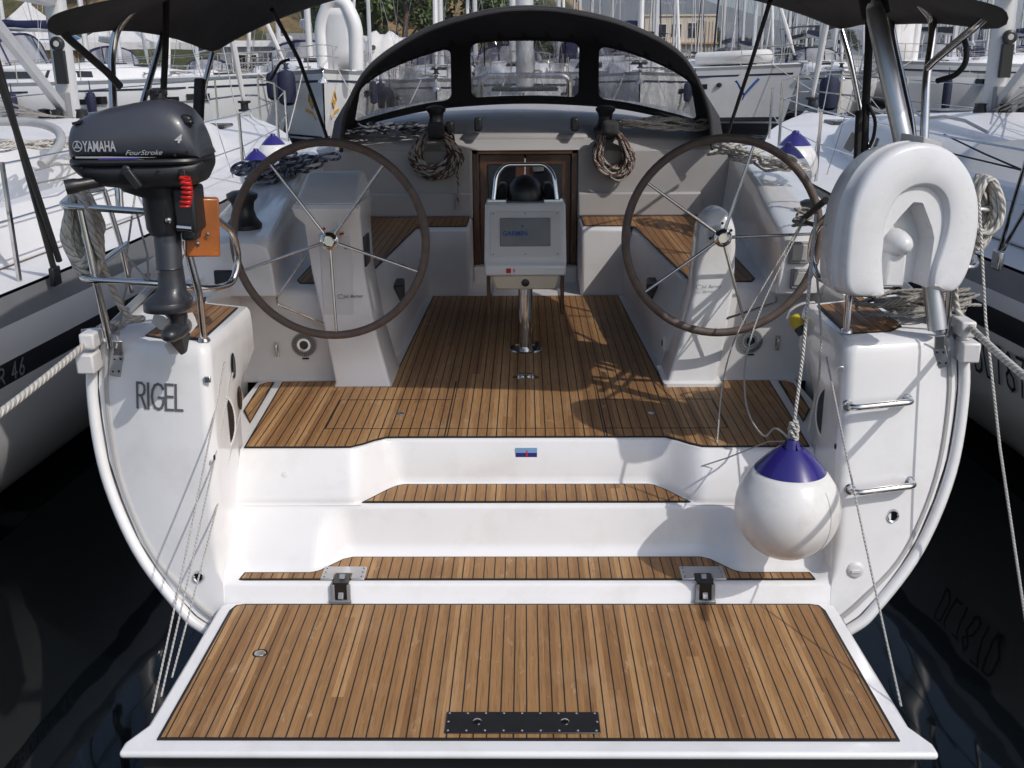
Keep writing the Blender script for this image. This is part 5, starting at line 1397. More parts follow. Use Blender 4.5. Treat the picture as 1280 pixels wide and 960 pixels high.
        for s in (-1, 1):
            for t in (.34, .56, .74):
                mb = MB(); mb.grid([[fl(t + .045 * q, .66, s), fl(t + .045 * q, .74, s)] for q in (0, .5, 1)]); P(mb, 'hull_port', M['dglass'], recalc=False)
        mb = MB(); zz = sh(1)
        mb.bar((0, L - .55, zz + .07), (0, L + .16, zz + .02), .11, .04); mb.tube([(0, L + .10, zz - .02), (0, L + .14, zz - .30)], .025, 6)
        mb.loft([[(-.02, L + .10, zz - .18), (.02, L + .10, zz - .18), (.02, L + .14, zz - .18), (-.02, L + .14, zz - .18)], [(-.16, L - .02, zz - .34), (.16, L - .02, zz - .34), (.10, L + .20, zz - .36), (-.10, L + .20, zz - .36)]])
        P(mb, 'anchor', M['ss'], bevel=.01)
        mb = MB()
        for s in (-1, 1): mb.tube(sag((s * hb(.93) * .9, .93 * L, sh(.93) + .03), (s * 1.5, L + 4.2, -.2), .1, 8), .016, 5)
        P(mb, 'bow_line', M['rope'])
        mb = MB()
        rr2 = random.Random(int(abs(x * 13 + y * 7)))
        for q in range(7):
            t = rr2.uniform(.38, .9); u = rr2.uniform(-.6, .6); zq = sh(t) + (cabin_h * .95 if t < .6 else .12); c_ = Vector((u * hb(t), t * L, zq)); w_ = rr2.uniform(.12, .3)
            mb.tube(spline([c_ + Vector((w_ * math.cos(a) * rr2.uniform(.7, 1.2), w_ * math.sin(a) * rr2.uniform(.7, 1.2), rr2.uniform(0, .07))) for a in [j * 1.05 for j in range(14)]], 3), .014, 5)
        P(mb, 'coiled_line', M['ropegrey'])
    if detail:
        for (t, w) in ((.66, .28), (.585, .25), (.84, .26)):
            mb = MB(); zz = sh(t) + .04 + (interp([(.62, cabin_h * .82), (.72, cabin_h * .45), (.765, 0), (.8, 0)], t) if t < .8 else 0); mb.obox((0, t * L, zz + .03), (w * 2, w * 2, .05))
            P(mb, 'deck_hatch', M['hatch'], bevel=.02)
        mb = MB()
        for s in (-1, 1): mb.tube([(s * hb(t) * .50, t * L, sh(t) + .05 + interp([(.36, cabin_h * .99), (.5, cabin_h * 1.04), (.6, cabin_h * .86)], t) + (.05 if i % 3 else 0)) for i, t in enumerate([.36, .39, .42, .45, .48, .51, .54, .57, .6])], .014, 6)
        P(mb, 'handrail', M['ss'])
    if vang:
        P(MB().bar((0, ym - .12, zm + .12), (0, ym - 1.55, zb - .02), .07, .09), 'rigid_vang', M['mastalu'], mst, bevel=.01)
        mb = MB(); mb.lathe([(0, 0), (.065, 0), (.065, .035), (.05, .04), (.045, .045), (0, .045)], (0.02, ym - .11, zm + .72), (0, -1, 0), 18, 0); mb.lathe([(0, .046), (.028, .046), (.03, .04)], (.02, ym - .11, zm + .72), (0, -1, 0), 16, 1)
        mb.box(-.03, .07, ym - .14, ym - .09, zm + .36, zm + .66, 0); mb.box(-.05, .06, ym - .17, ym - .08, zm + .0, zm + .28, 2)
        P(mb, 'furling_gear', [M['blk'], M['lgrey'], M['grey']], mst, bevel=.006)
        mb = MB()
        for k in range(6): mb.tube([(-.1 + .04 * k, ym - .15, zm + .05), (-.15 - .12 * k, ym - 1.3 - .3 * k, zm + .3 + .1 * (k % 2)), (-.5 - .1 * k, ym - 2.0 - .2 * k, zm + .03)], .006, 5)
        P(mb, 'halyard', M['ropegrey'], mst)
        mb = MB()
        for (dx, dy) in ((-.18, -.15), (.2, -.2), (.0, -.28)): mb.lathe([(0, 0), (.07, 0), (.06, .05), (.05, .10), (.06, .12), (0, .13)], (dx, ym + dy, zm + .01), n=14)
        P(mb, 'mast_winch', M['blk'], mst)
    if dinghy:
        t = .80; mb = MB(); zz = sh(t) + .12
        if dinghy == 'flat':
            mb.tube(rounded([(-.55, t * L - 1.0, zz + .15), (-.6, t * L + .6, zz + .2), (0, t * L + 1.5, zz + .25), (.6, t * L + .6, zz + .2), (.55, t * L - 1.0, zz + .15)], .5, 8), .22, 12); mb.ell((0, t * L, zz + .12), (.5, 1.1, .2))
            P(mb, 'stowed_dinghy', M['sailw'])
    if flag:
        mb = MB(); mb.tube([(.4, .1, sh(0)), (.45, -.3, sh(0) + 1.7)], .012, 6, m=0); g = [[(.45 + .03 * math.sin(i * 1.2 + j), -.30 - .09 * i, sh(0) + 1.65 - .1 * j - .05 * i) for j in range(5)] for i in range(6)]
        mb.grid(g, 1); P(mb, 'ensign', [M['ss'], M['red']])
    return r
# dim window plastic of far hoods
M['hatchv'] = mat('hood_plastic', (.30, .30, .32), .25, var=.25, vscale=1.5)

nl = make_yacht('sailing_yacht', 'white yacht moored along our port side, dark hull stripe and furling mast', -4.38, 2.9, 0, 14.2, 4.0, 1.33, hood=None, vang=True, sail=None, mast_h=17, stripe_m='hulls', stripe=(.225, .315))
nr = make_yacht('sailing_yacht', 'white yacht moored along our starboard side with registration letters on its hull', 4.45, 2.9, 0, 14.2, 4.0, 1.33, hood=None, vang=True, sail=None, mast_h=17, bimini='navy', stripe_m='hulls', stripe=(.165, .27))  # its bimini is added out of view to shade this deck
def hullx(y, z):  # outer surface of a neighbour's side near its stern
    t = (y - 2.9) / 14.2; hb_ = 2.0 * (.86 + .14 * sm(0, .4, t)); zf = z / (1.33 * (1 + .16 * t * t))
    return hb_ * interp([(0, .68), (.10, .78), (.2, .86), (.45, .97), (.64, 1.01), (.76, 1.02), (.95, 1.015), (1, 1.0)], zf)
def side_pos(s, y0, z0, flip):
    def f(u, v, e):
        y = y0 + (u if flip else -u); z = z0 + v
        return ((4.45 if s > 0 else -4.38) - s * (hullx(y, z) + .004 + e), y, z)
    return f
# text on the flanks: on the starboard neighbour it reads aft, on the port one forward
strokes('DL787D', .215, side_pos(1, 5.80, .70, False), .019, gap=.26, sx=.66).build('registration_lettering', M['dblack'], nr, recalc=False)
strokes('CRUISER 46', .080, side_pos(-1, 4.40, .935, True), .011, gap=.25).build('model_lettering', M['grey'], nl, recalc=False)
# running backstays / shroud pairs near us
for s, r, px in ((-1, nl, [((-8, 60), (68, 338)), ((6, 120), (74, 326))]), (1, nr, [((1292, 170), (1248, 318)), ((1300, 230), (1254, 312))])):
    foot = Vector((s * 2.52, 5.35, 1.36))
    for k in range(2):
        d = (at(*px[k][0], 5.0) - at(*px[k][1], 5.35)); f = at(*px[k][1], 5.35)
        f = Vector((s * (2.50 + .03 * k), 5.35 - .05 * k, 1.37)); f = at(px[k][1][0], px[k][1][1], 5.4)
        MB().tube([f, f + d * .55, f + d * 6], .017 if s < 0 else .011, 8).build('shroud', M['ss'] if s > 0 else M['rub'], r)
    f = at(*px[0][1], 5.4)
    MB().obox(f + Vector((0, 0, -.03)), (.03, .09, .10)).build('chainplate', M['ss'] if s > 0 else M['blk'], r, bevel=.008)
# oval coaming rail and rope on the port neighbour's deck
mb = MB(); mb.tube(spline([at(-10, 152, 8.0), at(40, 153, 7.9), at(70, 162, 7.6), at(76, 178, 7.2), at(62, 196, 6.9), at(52, 206, 6.8)], 6), .032, 10); mb.build('deck_moulding', M['lgrey'], nl)
heap('rope_heap', 'white rope coils left on the deck of the port neighbour', at(38, 185, 7.4), (.35, .3, 0), (.16, .22, .05), 12, .008, 'rope', 21)
for (pts, nm) in (([at(44, 213, 6.6), at(70, 206, 6.9), at(104, 205, 7.2)], 0), ([at(46, 229, 6.2), at(80, 222, 6.5), at(106, 211, 7)], 1)):
    rope('deck_line', 'thin line lying along the deck of the port neighbour, ' + ('nearer its cabin' if nm == 0 else 'nearer its deck edge'), pts, .006, 'ropegrey')
rope('deck_line', 'dark jackstay stretched along the side deck of the starboard neighbour', [at(1180, 168, 7.6), at(1230, 192, 6.6), at(1300, 222, 5.7)], .006, 'strap')
rope('deck_line', 'thin guard wire over the starboard neighbour deck beside the lifebuoy', [at(1190, 192, 6.6), at(1300, 218, 5.0)], .005, 'strap')

# fenders between the boats
ball_fender(at(985, 194, 7.4) - Vector((0, 0, .15)), .17, 'blue topped ball fender to starboard, the nearer one behind the wheel')
ball_fender(at(992, 205, 8.6), .19, 'blue topped ball fender to starboard, the farther one beyond the wheel')
ball_fender(at(343, 198, 8.2), .135, 'blue topped ball fender to port, the farther one behind the wheel')
ball_fender(at(322, 218, 7.2), .125, 'blue topped ball fender to port, the nearer one behind the wheel')

# ------------------------------------------------------------------ first row across the fairway
def hd(dx, dy): return math.atan2(-dx, dy)
def place_bow(px, Y, dx, dy, L_):   # stern position for a bow seen at that photo column
    b = at(px, 100, Y); l = math.hypot(dx, dy); return b.x - dx / l * L_, Y - dy / l * L_
x, y = place_bow(372, 31, 1, -.22, 14)
yA = make_yacht('sailing_yacht', 'white yacht lying broadside across the fairway with a big navy sprayhood', x, y, hd(1, -.22), 14, 4.2, 1.75, hood='navy', hoodsize=1.5, sail='navy', mast_h=16)
x, y = place_bow(404, 29, .25, -1, 13)
yB = make_yacht('sailing_yacht', 'white yacht with a yellow emblem on its bow beside the sprayhood', x, y, hd(.25, -1), 13, 4.2, 1.85, hood='navy', sail='sailw', furl=False)
x, y = place_bow(655, 30, .06, -1, 13)
yF = make_yacht('sailing_yacht', 'white yacht straight ahead seen through the middle sprayhood window', x, y, hd(.06, -1), 13, 4.0, 1.7, hood='navy', sail='sailw')
x, y = place_bow(545, 31, .05, -1, 12.5)
yG = make_yacht('sailing_yacht', 'white yacht seen through the left sprayhood window', x, y, hd(.05, -1), 12.5, 3.9, 1.6, hood='navy', sail='navy')
x, y = place_bow(800, 33, -.1, -1, 13)
yH = make_yacht('sailing_yacht', 'white yacht seen through the right sprayhood window', x, y, hd(-.1, -1), 13, 4.0, 1.7, hood='navy', sail='navy')
x, y = place_bow(1003, 36, .80, -.60, 13)
yC = make_yacht('sailing_yacht', 'pale yacht with a blue Y mark on its bow and a navy sprayhood', x, y, hd(.80, -.60), 13, 4.0, 1.85, top='hullg', hood='navy', hoodsize=1.2, sail='navy', dinghy='flat', bimini='canvasb', furl=True, stripe=(.80, .86), stripe_m='hulls')
x, y = place_bow(1052, 40, -.12, -1, 12)
make_yacht('sailing_yacht', 'white yacht with navy canvas lying just right of the Y marked yacht', x, y, hd(-.12, -1), 12, 3.9, 1.6, hood='canvasb', sail='navy', flag=False)
x, y = place_bow(1100, 41, -1, -.10, 14)
yE = make_yacht('sailing_yacht', 'pale grey yacht broadside beyond the starboard neighbour', x, y, hd(-1, -.10), 14, 4.2, 1.9, top='hullg', hood='canvasb', sail='sailw', bimini='canvas')
x, y = place_bow(60, 40, .6, -.8, 13)
make_yacht('sailing_yacht', 'white yacht far left with its bow turned our way behind the broadside yacht', x, y, hd(.6, -.8), 13, 4, 1.6, hood='navy', sail='navy')
x, y = place_bow(190, 42, .5, -.85, 13)
make_yacht('sailing_yacht', 'white yacht behind the broadside yacht with a rolled white sail', x, y, hd(.5, -.85), 13, 4, 1.6, hood='navy', hoodsize=1.4, sail='sailw')

# marks on the bows
def bow_mark(px_pts, Y, nm, m, par, w=.09):
    mb = MB()
    for poly in px_pts:
        for a, b in zip(poly, poly[1:]):
            A, B_ = at(*a, Y), at(*b, Y); mb.bar(A, B_, w, .01, up=(0, 1, 0))
    mb.build(nm, m, par)
def hull_side_pt(r, L_, B, fb, t, zf, s):
    """point on the flank of a yacht in world space"""
    hb_ = B / 2 * ((.86 + .14 * sm(0, .4, t)) if t < .4 else max(.012, 1 - ((t - .4) / .6) ** 2.3)); f = sm(.75, 1, t)
    sx = interp([(0, .68), (.10, .78), (.2, .86), (.45, .97), (.64, 1.01), (.76, 1.02), (.95, 1.015), (1, 1.0)], zf)
    w = hb_ * (sx - f * (1 - zf) * .35 * sx); p = Vector((s * (w + .02), t * L_ - f * (1 - zf) * .05 * L_, zf * fb * (1 + .16 * t * t)))
    return Matrix.Translation(r.location) @ r.rotation_euler.to_matrix().to_4x4() @ p
def flank_mark(r, L_, B, fb, s, segs_, w, nm, m):
    mb = MB()
    for poly in segs_:
        for (a, b) in zip(poly, poly[1:]):
            K_ = 4
            for k in range(K_):
                p = [hull_side_pt(r, L_, B, fb, a[0] + (b[0] - a[0]) * q / K_, a[1] + (b[1] - a[1]) * q / K_, s) for q in (k, k + 1)]
                mb.bar(p[0], p[1], w, .02, up=(r.rotation_euler.to_matrix() @ Vector((1, 0, 0))))
    mb.build(nm, m, r)
flank_mark(yC, 13, 4.0, 1.85, 1, [[(.855, .78), (.88, .55), (.91, .80)], [(.88, .55), (.876, .48)]], .085, 'bow_logo', M['logoblue'])
flank_mark(yC, 13, 4.0, 1.85, -1, [[(.90, .78), (.93, .5)], [(.93, .78), (.90, .5)]], .05, 'bow_logo', M['logoblue'])
mb = MB()
for s in (1, -1):
    for k in range(5): 
        p = hull_side_pt(yC, 13, 4.0, 1.85, .815, .72, s); mb.ell(p, (.10, .10, .08), n=12, k=5); break
mb.build('hull_port', M['dglass'], yC)
for s in (-1, 1): flank_mark(yB, 13, 4.2, 1.85, s, [[(.955, .74), (.945, .62), (.955, .52), (.965, .60), (.955, .74)], [(.945, .62), (.965, .60)], [(.93, .50), (.955, .46), (.965, .38)]], .08, 'bow_emblem', M['logoyel'])
mb = MB()
for t in (.60, .80):
    for s in (-1, 1):
        a, b = hull_side_pt(yA, 14, 4.2, 1.75, t, .72, s), hull_side_pt(yA, 14, 4.2, 1.75, t + .045, .72, s); mb.bar(a, b, .20, .03, up=(0, 1, 0))
mb.build('hull_window', M['dglass'], yA)

# upright inflatable boats on deck (white)
def upright_dinghy(c, rz, h, label):
    t = thing('inflatable_dinghy', label, 'dinghy', c, rz)
    MB().tube(rounded([(-.48, 0, 0), (-.52, 0, h * .62), (-.25, 0, h * .93), (0, 0, h), (.25, 0, h * .93), (.52, 0, h * .62), (.48, 0, 0)], .3, 6), .19, 14).build('side_tube', M['hullw'], t, world=False)
    g = [[(u * .46, -.06 - .09 * (1 - abs(u)), z * h * .9) for u in (-1, -.5, 0, .5, 1)] for z in (0, .3, .6, .85, .97)]
    MB().grid(g).build('floor', M['deckw'], t, world=False, solid=.03)
    MB().box(-.46, .46, -.05, .05, .02, .36).build('transom', M['grey'], t, world=False, bevel=.02)
    return t
a = at(424, 82, 30.0); upright_dinghy((a.x, 30.2, 2.12), R_(-12), 1.85, 'white inflatable dinghy stowed upright on the yacht with the yellow emblem')
a = at(1130, 80, 41); upright_dinghy((a.x, 41.2, 2.2), R_(25), 2.5, 'white inflatable dinghy stowed upright on the pale grey broadside yacht')
# navy sock fenders hanging at bow of the broadside yacht
def sock(p, r, h, label, g=None):
    t = MB().lathe([(0, -h), (r * .5, -h * .98), (r * .9, -h * .9), (r, -h * .7), (r, -h * .2), (r * .8, -.03), (r * .3, 0), (.02, .05), (.01, .3), (0, .3)], p, n=16).build('sock_fender', M['navyf']); tag(t, label, 'fender', g)
for i, (px, py, s_) in enumerate(((341, 90, 1), (357, 88, 1.25))):
    p = at(px, py, 29.6); sock(p, .20 * s_, .75 * s_, ('smaller' if i == 0 else 'larger') + ' navy sock fender hanging at the bow of the broadside yacht')
for i, (px, py) in enumerate(((1038, 96), (1186, 97))):
    p = at(px, py, 33); sock(p, .3 if i == 0 else .13, 1.0, ('wide dark sock fender beside the Y marked yacht', 'thin dark sock fender on the pale grey broadside yacht')[i])

for i, (r, len_, B, fb) in enumerate(((yA, 14, 4.2, 1.75), (yB, 13, 4.2, 1.85), (yC, 13, 4.0, 1.85), (yE, 14, 4.2, 1.9), (yF, 13, 4.0, 1.7), (yG, 12.5, 3.9, 1.6), (yH, 13, 4.0, 1.7))):
    for s in (-1, 1):
        for t in (.45, .62, .76):
            p = hull_side_pt(r, len_, B, fb, t, .90, s); q = hull_side_pt(r, len_, B, fb, t, .5, s); q2 = Vector((p.x + (p.x - r.location.x) * .0, p.y, p.z)); o = (r.rotation_euler.to_matrix() @ Vector((s * .17, 0, 0)))
            sock(q2 + o - Vector((0, 0, .1)), .13, .62, 'navy sock fender hung along the side of a first row yacht across the fairway', 'fenders along the first row yachts')
# ------------------------------------------------------------------ farther rows
rnd = random.Random(11)
kinds = [('white yacht with a navy sail cover in the second row', dict(hood='navy', sail='navy')), ('white yacht with a white sail cover in the second row', dict(hood='navy', sail='sailw')), ('white yacht with black canvas in the second row', dict(hood='canvasb', sail='canvasb', bimini='canvasb'))]
k = 0; protos = []
for i, (lab, kw) in enumerate(kinds):
    r = make_yacht('moored_yacht', lab + '', 0, 0, 0, 12 + i, 3.9, 1.5, detail=0, mast_h=15 + i, group='yachts moored in the second row', **kw); protos.append(r)
spots = []
for i in range(14):
    x = -16 + i * 4.5 + rnd.uniform(-.6, .6); spots.append((x, 58 + rnd.uniform(-1.5, 1.5), PI + rnd.uniform(-.05, .05)))
for i in range(10):
    spots.append((4 + i * 4.6 + rnd.uniform(-.6, .6), 64 + rnd.uniform(-1, 1), rnd.uniform(-.05, .05)))
for i, (x, y, a) in enumerate(spots):
    p = protos[i % 3] if i < 3 else copy_tree(protos[i % 3])
    p.location = (x, y, 0); p.rotation_euler = (0, 0, a); s_ = rnd.uniform(.88, 1.1); p.scale = (s_, s_, s_)
# distant yachts: simple hull, cabin, mast
def far_yacht(i):
    r = thing('distant_yacht', 'small distant white yacht with a bare mast in the crowded far rows', 'yacht', (0, 0, 0), 0, 'yachts in the far rows')
    L, B, fb = 11, 3.6, 1.4
    rings = []
    for t in (0, .2, .45, .7, .88, 1):
        w = B / 2 * (.88 if t == 0 else max(.02, 1 - max(0, (t - .35) / .65) ** 2.2)); rings.append([(-w, t * L, fb), (-w * .96, t * L, fb * .4), (-w * .7, t * L, -.1), (w * .7, t * L, -.1), (w * .96, t * L, fb * .4), (w, t * L, fb)])
    MB().loft(rings).build('hull', M['hullw' if i != 1 else 'hulln'], r, world=False, angle=30)
    MB().loft([[(-.95, 3.6, fb), (-.9, 3.6, fb + .5), (.9, 3.6, fb + .5), (.95, 3.6, fb)], [(-.85, 6.5, fb), (-.75, 6.5, fb + .45), (.75, 6.5, fb + .45), (.85, 6.5, fb)], [(-.4, 8.2, fb), (-.3, 8.2, fb + .06), (.3, 8.2, fb + .06), (.4, 8.2, fb)]]).build('cabin', M['deckw'], r, world=False, angle=30)
    mb = MB(); mh = 14.5; mb.tube([(0, 5.8, fb), (0, 5.6, fb + mh)], [.11, .08], 6)
    for f in (.38, .7): mb.tube([(-.9, 5.6, fb + mh * f), (.9, 5.6, fb + mh * f)], .025, 4)
    m_ = mb.build('mast', M['mastalu'], r, world=False)
    mb = MB()
    for s in (-1, 1): mb.tube([(s * 1.6, 5.6, fb), (s * .9, 5.6, fb + mh * .38), (0, 5.6, fb + mh)], .012, 3)
    mb.tube([(0, 0, fb), (0, 5.6, fb + mh)], .012, 3); mb.build('rigging', M['grey'], m_, world=False)
    mb = MB(); mb.tube([(0, 5.6, fb + 1.4), (0, 1.6, fb + 1.5)], .15, 6); mb.tube([(0, 10.8, fb + .3), (0, 5.7, fb + mh * .95)], [.08, .05], 5); mb.build('rolled_sail', M[('navy', 'sailw', 'navy')[i]], r, world=False)
    MB().ell((0, 3.3, fb + .55), (.95, .75, .55), n=12, k=6).build('sprayhood', M[('navy', 'canvas', 'canvasb')[i]], r, world=False)
    return r
fp_ = [far_yacht(i) for i in range(3)]; j = 0
for (Y, xa, xb, st) in ((84, -8, 62, 4.6), (108, -6, 82, 4.8), (140, 0, 100, 5.2), (180, 8, 130, 6.5)):
    x = xa
    while x < xb:
        p = fp_[j % 3] if j < 3 else copy_tree(fp_[j % 3]); j += 1
        p.location = (x + rnd.uniform(-1, 1), Y + rnd.uniform(-2, 2), 0); p.rotation_euler = (0, 0, (PI if rnd.random() < .5 else 0) + rnd.uniform(-.1, .1)); s_ = rnd.uniform(.85, 1.3); p.scale = (s_, s_, s_)
        x += st

# ================================================================== shore, hills, trees, buildings
def terr_mat():
    m, t, b = nt('dry_hillside'); v = coords(t)
    a = noise(t, v, .10, 8, .65); c = noise(t, v, .5, 6, .7)
    base = ramp(t, c, [(.3, (.16, .10, .05)), (.55, (.30, .20, .10)), (.75, (.38, .28, .17))])
    base = mixc(t, ramp(t, a, [(.44, (0, 0, 0)), (.54, (1, 1, 1))]), base, (.045, .055, .02))
    L_(t, base, b.inputs['Base Color']); b.inputs['Roughness'].default_value = .95; bump(t, b, c, 1.0, .6)
    return m
M['hill'] = terr_mat()
M['shore'] = mat('quay_stone', (.34, .31, .27), .85, var=.15, vscale=.3)
def mnt_mat():
    m, t, b = nt('mountain_scrub'); v = coords(t); c = noise(t, v, .012, 8, .65)
    L_(t, ramp(t, c, [(.35, (.045, .05, .03)), (.6, (.12, .105, .075)), (.75, (.2, .18, .14))]), b.inputs['Base Color']); b.inputs['Roughness'].default_value = 1; return m
M['mount'] = mnt_mat()
from mathutils import noise as mn
g = []
for i in range(60):
    row = []
    for k in range(40):
        x = -140 + 150 * i / 59; y = 52 + 120 * k / 39
        edge = sm(12, -4, x) if y < 90 else 1
        h = .9 + sm(60, 120, y) * 24 * sm(16, -18, x) + sm(56, 100, y) * 2.6 * mn.noise(Vector((x * .06, y * .06, 3))) + sm(-14, -30, x) * sm(54, 80, y) * 7
        row.append((x, y, h))
    g.append(row)
o = MB().grid(g).build('hillside', M['hill']); tag(o, None, kind='structure')
tag(MB().box(-142, 10.5, 51.5, 60, -1, .85).build('quay', M['shore']), None, kind='structure')
tag(MB().box(-60, 700, 205, 900, -1, 1.1).build('shore', M['shore']), None, kind='structure')
g = []
for i in range(90):
    row = []
    for k in range(14):
        x = -900 + 2700 * i / 89; y = 2300 + 700 * k / 13; e = max(0, math.sin(PI * k / 13)) ** .8
        hh = interp([(-900, 200), (-100, 235), (120, 232), (300, 190), (480, 118), (640, 74), (800, 58), (1100, 44), (1800, 30)], x) + 26 * mn.noise(Vector((x * .006, y * .006, 0))) + 8 * mn.noise(Vector((x * .02, y * .02, 5)))
        row.append((x, y, -5 + e * hh))
    g.append(row)
tag(MB().grid(g).build('mountain', M['mount']), None, kind='structure')
tag(MB().add([(-1500, -150, 0), (2600, -150, 0), (2600, 3400, 0), (-1500, 3400, 0)], [(0, 1, 2, 3)]).build('water', M['water']), None, kind='structure')

def leaf_mat(name, a, b_):
    m, t, b = nt(name); v = coords(t); n = noise(t, v, 1.1, 5, .6)
    L_(t, ramp(t, n, [(.3, a), (.7, b_)]), b.inputs['Base Color']); b.inputs['Roughness'].default_value = .6
    b.inputs['Subsurface Weight'].default_value = 0
    return m
M['leaf'] = leaf_mat('leaf_green', (.035, .055, .014), (.085, .125, .032))
M['leaf2'] = leaf_mat('pine_green', (.022, .038, .014), (.055, .08, .025))
M['bark'] = mat('bark', (.10, .075, .05), .9, var=.3, vscale=8, bmp=.6, bscale=20)
def tree(i, label, nm, group):
    rn = random.Random(50 + i); r = thing(nm, label, 'tree', (0, 0, 0), 0, group)
    h = 6.0
    mb = MB(); mb.tube([(0, 0, -.5), (.1, .05, h * .3), (-.05, .1, h * .6), (.05, 0, h * .85)], [.22, .17, .11, .04], 8)
    tips = []
    for k in range(9):
        a = k * 2.4; z = h * (.28 + .06 * k); q = Vector((math.cos(a) * (1.9 - .12 * k), math.sin(a) * (1.9 - .12 * k), z + 1.0)); mb.tube([(0, .05, z), q * .5 + Vector((0, 0, z * .5 + .1)), q], [.07, .05, .02], 5); tips.append(q)
    tips += [Vector((rn.uniform(-.8, .8), rn.uniform(-.8, .8), h * rn.uniform(.75, 1.0))) for _ in range(6)]
    mb.build('trunk', M['bark'], r, world=False)
    mb = MB()
    for c in tips:
        R0 = rn.uniform(.7, 1.15)
        for _ in range(170):
            d = Vector((rn.gauss(0, 1), rn.gauss(0, 1), rn.gauss(0, .75))).normalized() * R0 * rn.random() ** .5
            p = c + d; u = Vector((rn.gauss(0, 1), rn.gauss(0, 1), rn.gauss(0, 1))).normalized(); w = u.orthogonal().normalized(); s_ = rn.uniform(.07, .17)
            mb.add([p - u * s_ - w * s_ * .5, p + u * s_ - w * s_ * .5, p + u * s_ + w * s_ * .5, p - u * s_ + w * s_ * .5], [(0, 1, 2, 3)])
    mb.build('crown', M['leaf' if i != 1 else 'leaf2'], r, world=False, recalc=False)
    return r
def terrz(x, y): return .9 + sm(60, 120, y) * 24 * sm(16, -18, x) + sm(56, 100, y) * 2.6 * mn.noise(Vector((x * .06, y * .06, 3))) + sm(-14, -30, x) * sm(54, 80, y) * 7
tp = [tree(0, 'bushy green tree on the slope behind the marina', 'shore_tree', 'green trees on the slope'), tree(1, 'dark green pine on the slope behind the marina', 'pine_tree', 'dark pines on the slope')]
j = 0
for i in range(64):
    if i < 26: px = 425 + i * 9.5 + rnd.uniform(-8, 8); Y = rnd.uniform(62, 92)
    else: px = rnd.uniform(-60, 430) if i < 46 else rnd.uniform(-30, 130); Y = rnd.uniform(74, 125) if i < 46 else rnd.uniform(66, 84)
    x = at(px, 60, Y).x
    k = 0 if rnd.random() < .65 else 1
    if j < 2: k = j; t = tp[j]
    else: t = copy_tree(tp[k])
    j += 1; t.location = (x, Y, max(.7, terrz(x, Y) - .3)); s_ = rnd.uniform(.7, 1.25) * (1.0 if i < 26 else .62); t.scale = (s_, s_, s_ * rnd.uniform(.85, 1.1)); t.rotation_euler = (0, 0, rnd.uniform(0, 6))
for i in range(16):
    t = copy_tree(tp[i % 2]); px = rnd.choice([rnd.uniform(700, 1000), rnd.uniform(960, 1260)]); Y = rnd.uniform(215, 260); x = at(px, 50, Y).x
    t.location = (x, Y, .6); s_ = rnd.uniform(.8, 1.3); t.scale = (s_ * 1.3, s_ * 1.3, s_); t['label'] = 'rounded green tree on the flat far shore'; t['group'] = 'trees on the far shore'

def marquee(x, y, w, h, label, roof='sailw', legs='deckw'):
    z = terrz(x, y); t = thing('marquee', label, 'tent', (x, y, z))
    mb = MB(); ap = (0, 0, h); e = [(-w / 2, -w / 2, h * .52), (w / 2, -w / 2, h * .52), (w / 2, w / 2, h * .52), (-w / 2, w / 2, h * .52)]
    rings = []
    for k in range(7):
        f = k / 6; q = f ** 1.5; rings.append([(a * (1 - f), b * (1 - f), c + (h - c) * q) for a, b, c in [(e[i][0] + (e[(i + 1) % 4][0] - e[i][0]) * s_, e[i][1] + (e[(i + 1) % 4][1] - e[i][1]) * s_, h * .52) for i in range(4) for s_ in (0, .5)]])
    mb.loft(rings); mb.loft([[(a, b, h * .52 - .35) for a, b, c in e], [(a * 1.0, b * 1.0, h * .52) for a, b, c in e]], caps=False)
    mb.build('canopy', M[roof], t, world=False, angle=30)
    mb = MB()
    for a, b, c in e: mb.tube([(a * .98, b * .98, -.4), (a * .98, b * .98, c)], .05, 6)
    mb.build('post', M['alu'], t, world=False)
a = at(168, 40, 58); marquee(a.x, 58, 5.2, 4.2, 'white peaked marquee behind the outboard motor')
a = at(38, 40, 56); marquee(a.x, 56, 5.0, 4.3, 'white peaked marquee at the far left')
a = at(476, 45, 54); cv = thing('covered_boat', 'boat shrouded under a white draped cover left of the sprayhood top', 'covered boat', (a.x, 54, .85))
rings = []
for k in range(13):
    u = -1.3 + 2.6 * k / 12; hh = 2.75 + .12 * math.sin(k * 1.7) - .35 * abs(u / 1.3) ** 3; rings.append([(u + .05 * math.sin(k * 2.3 + q), yy, zz) for q, (yy, zz) in enumerate([(-1.2, .2), (-1.25, 1.4), (-.95, hh * .86), (-.4, hh * .97), (0, hh), (.4, hh * .97), (.95, hh * .86), (1.25, 1.4), (1.2, .2)])])
MB().loft(rings).build('cover', M['sailw'], cv, world=False, angle=60)
MB().tube([(-1.6, 0, .5), (0, -.1, .3), (1.6, 0, .6)], .35, 10).build('hull', M['hullw'], cv, world=False)
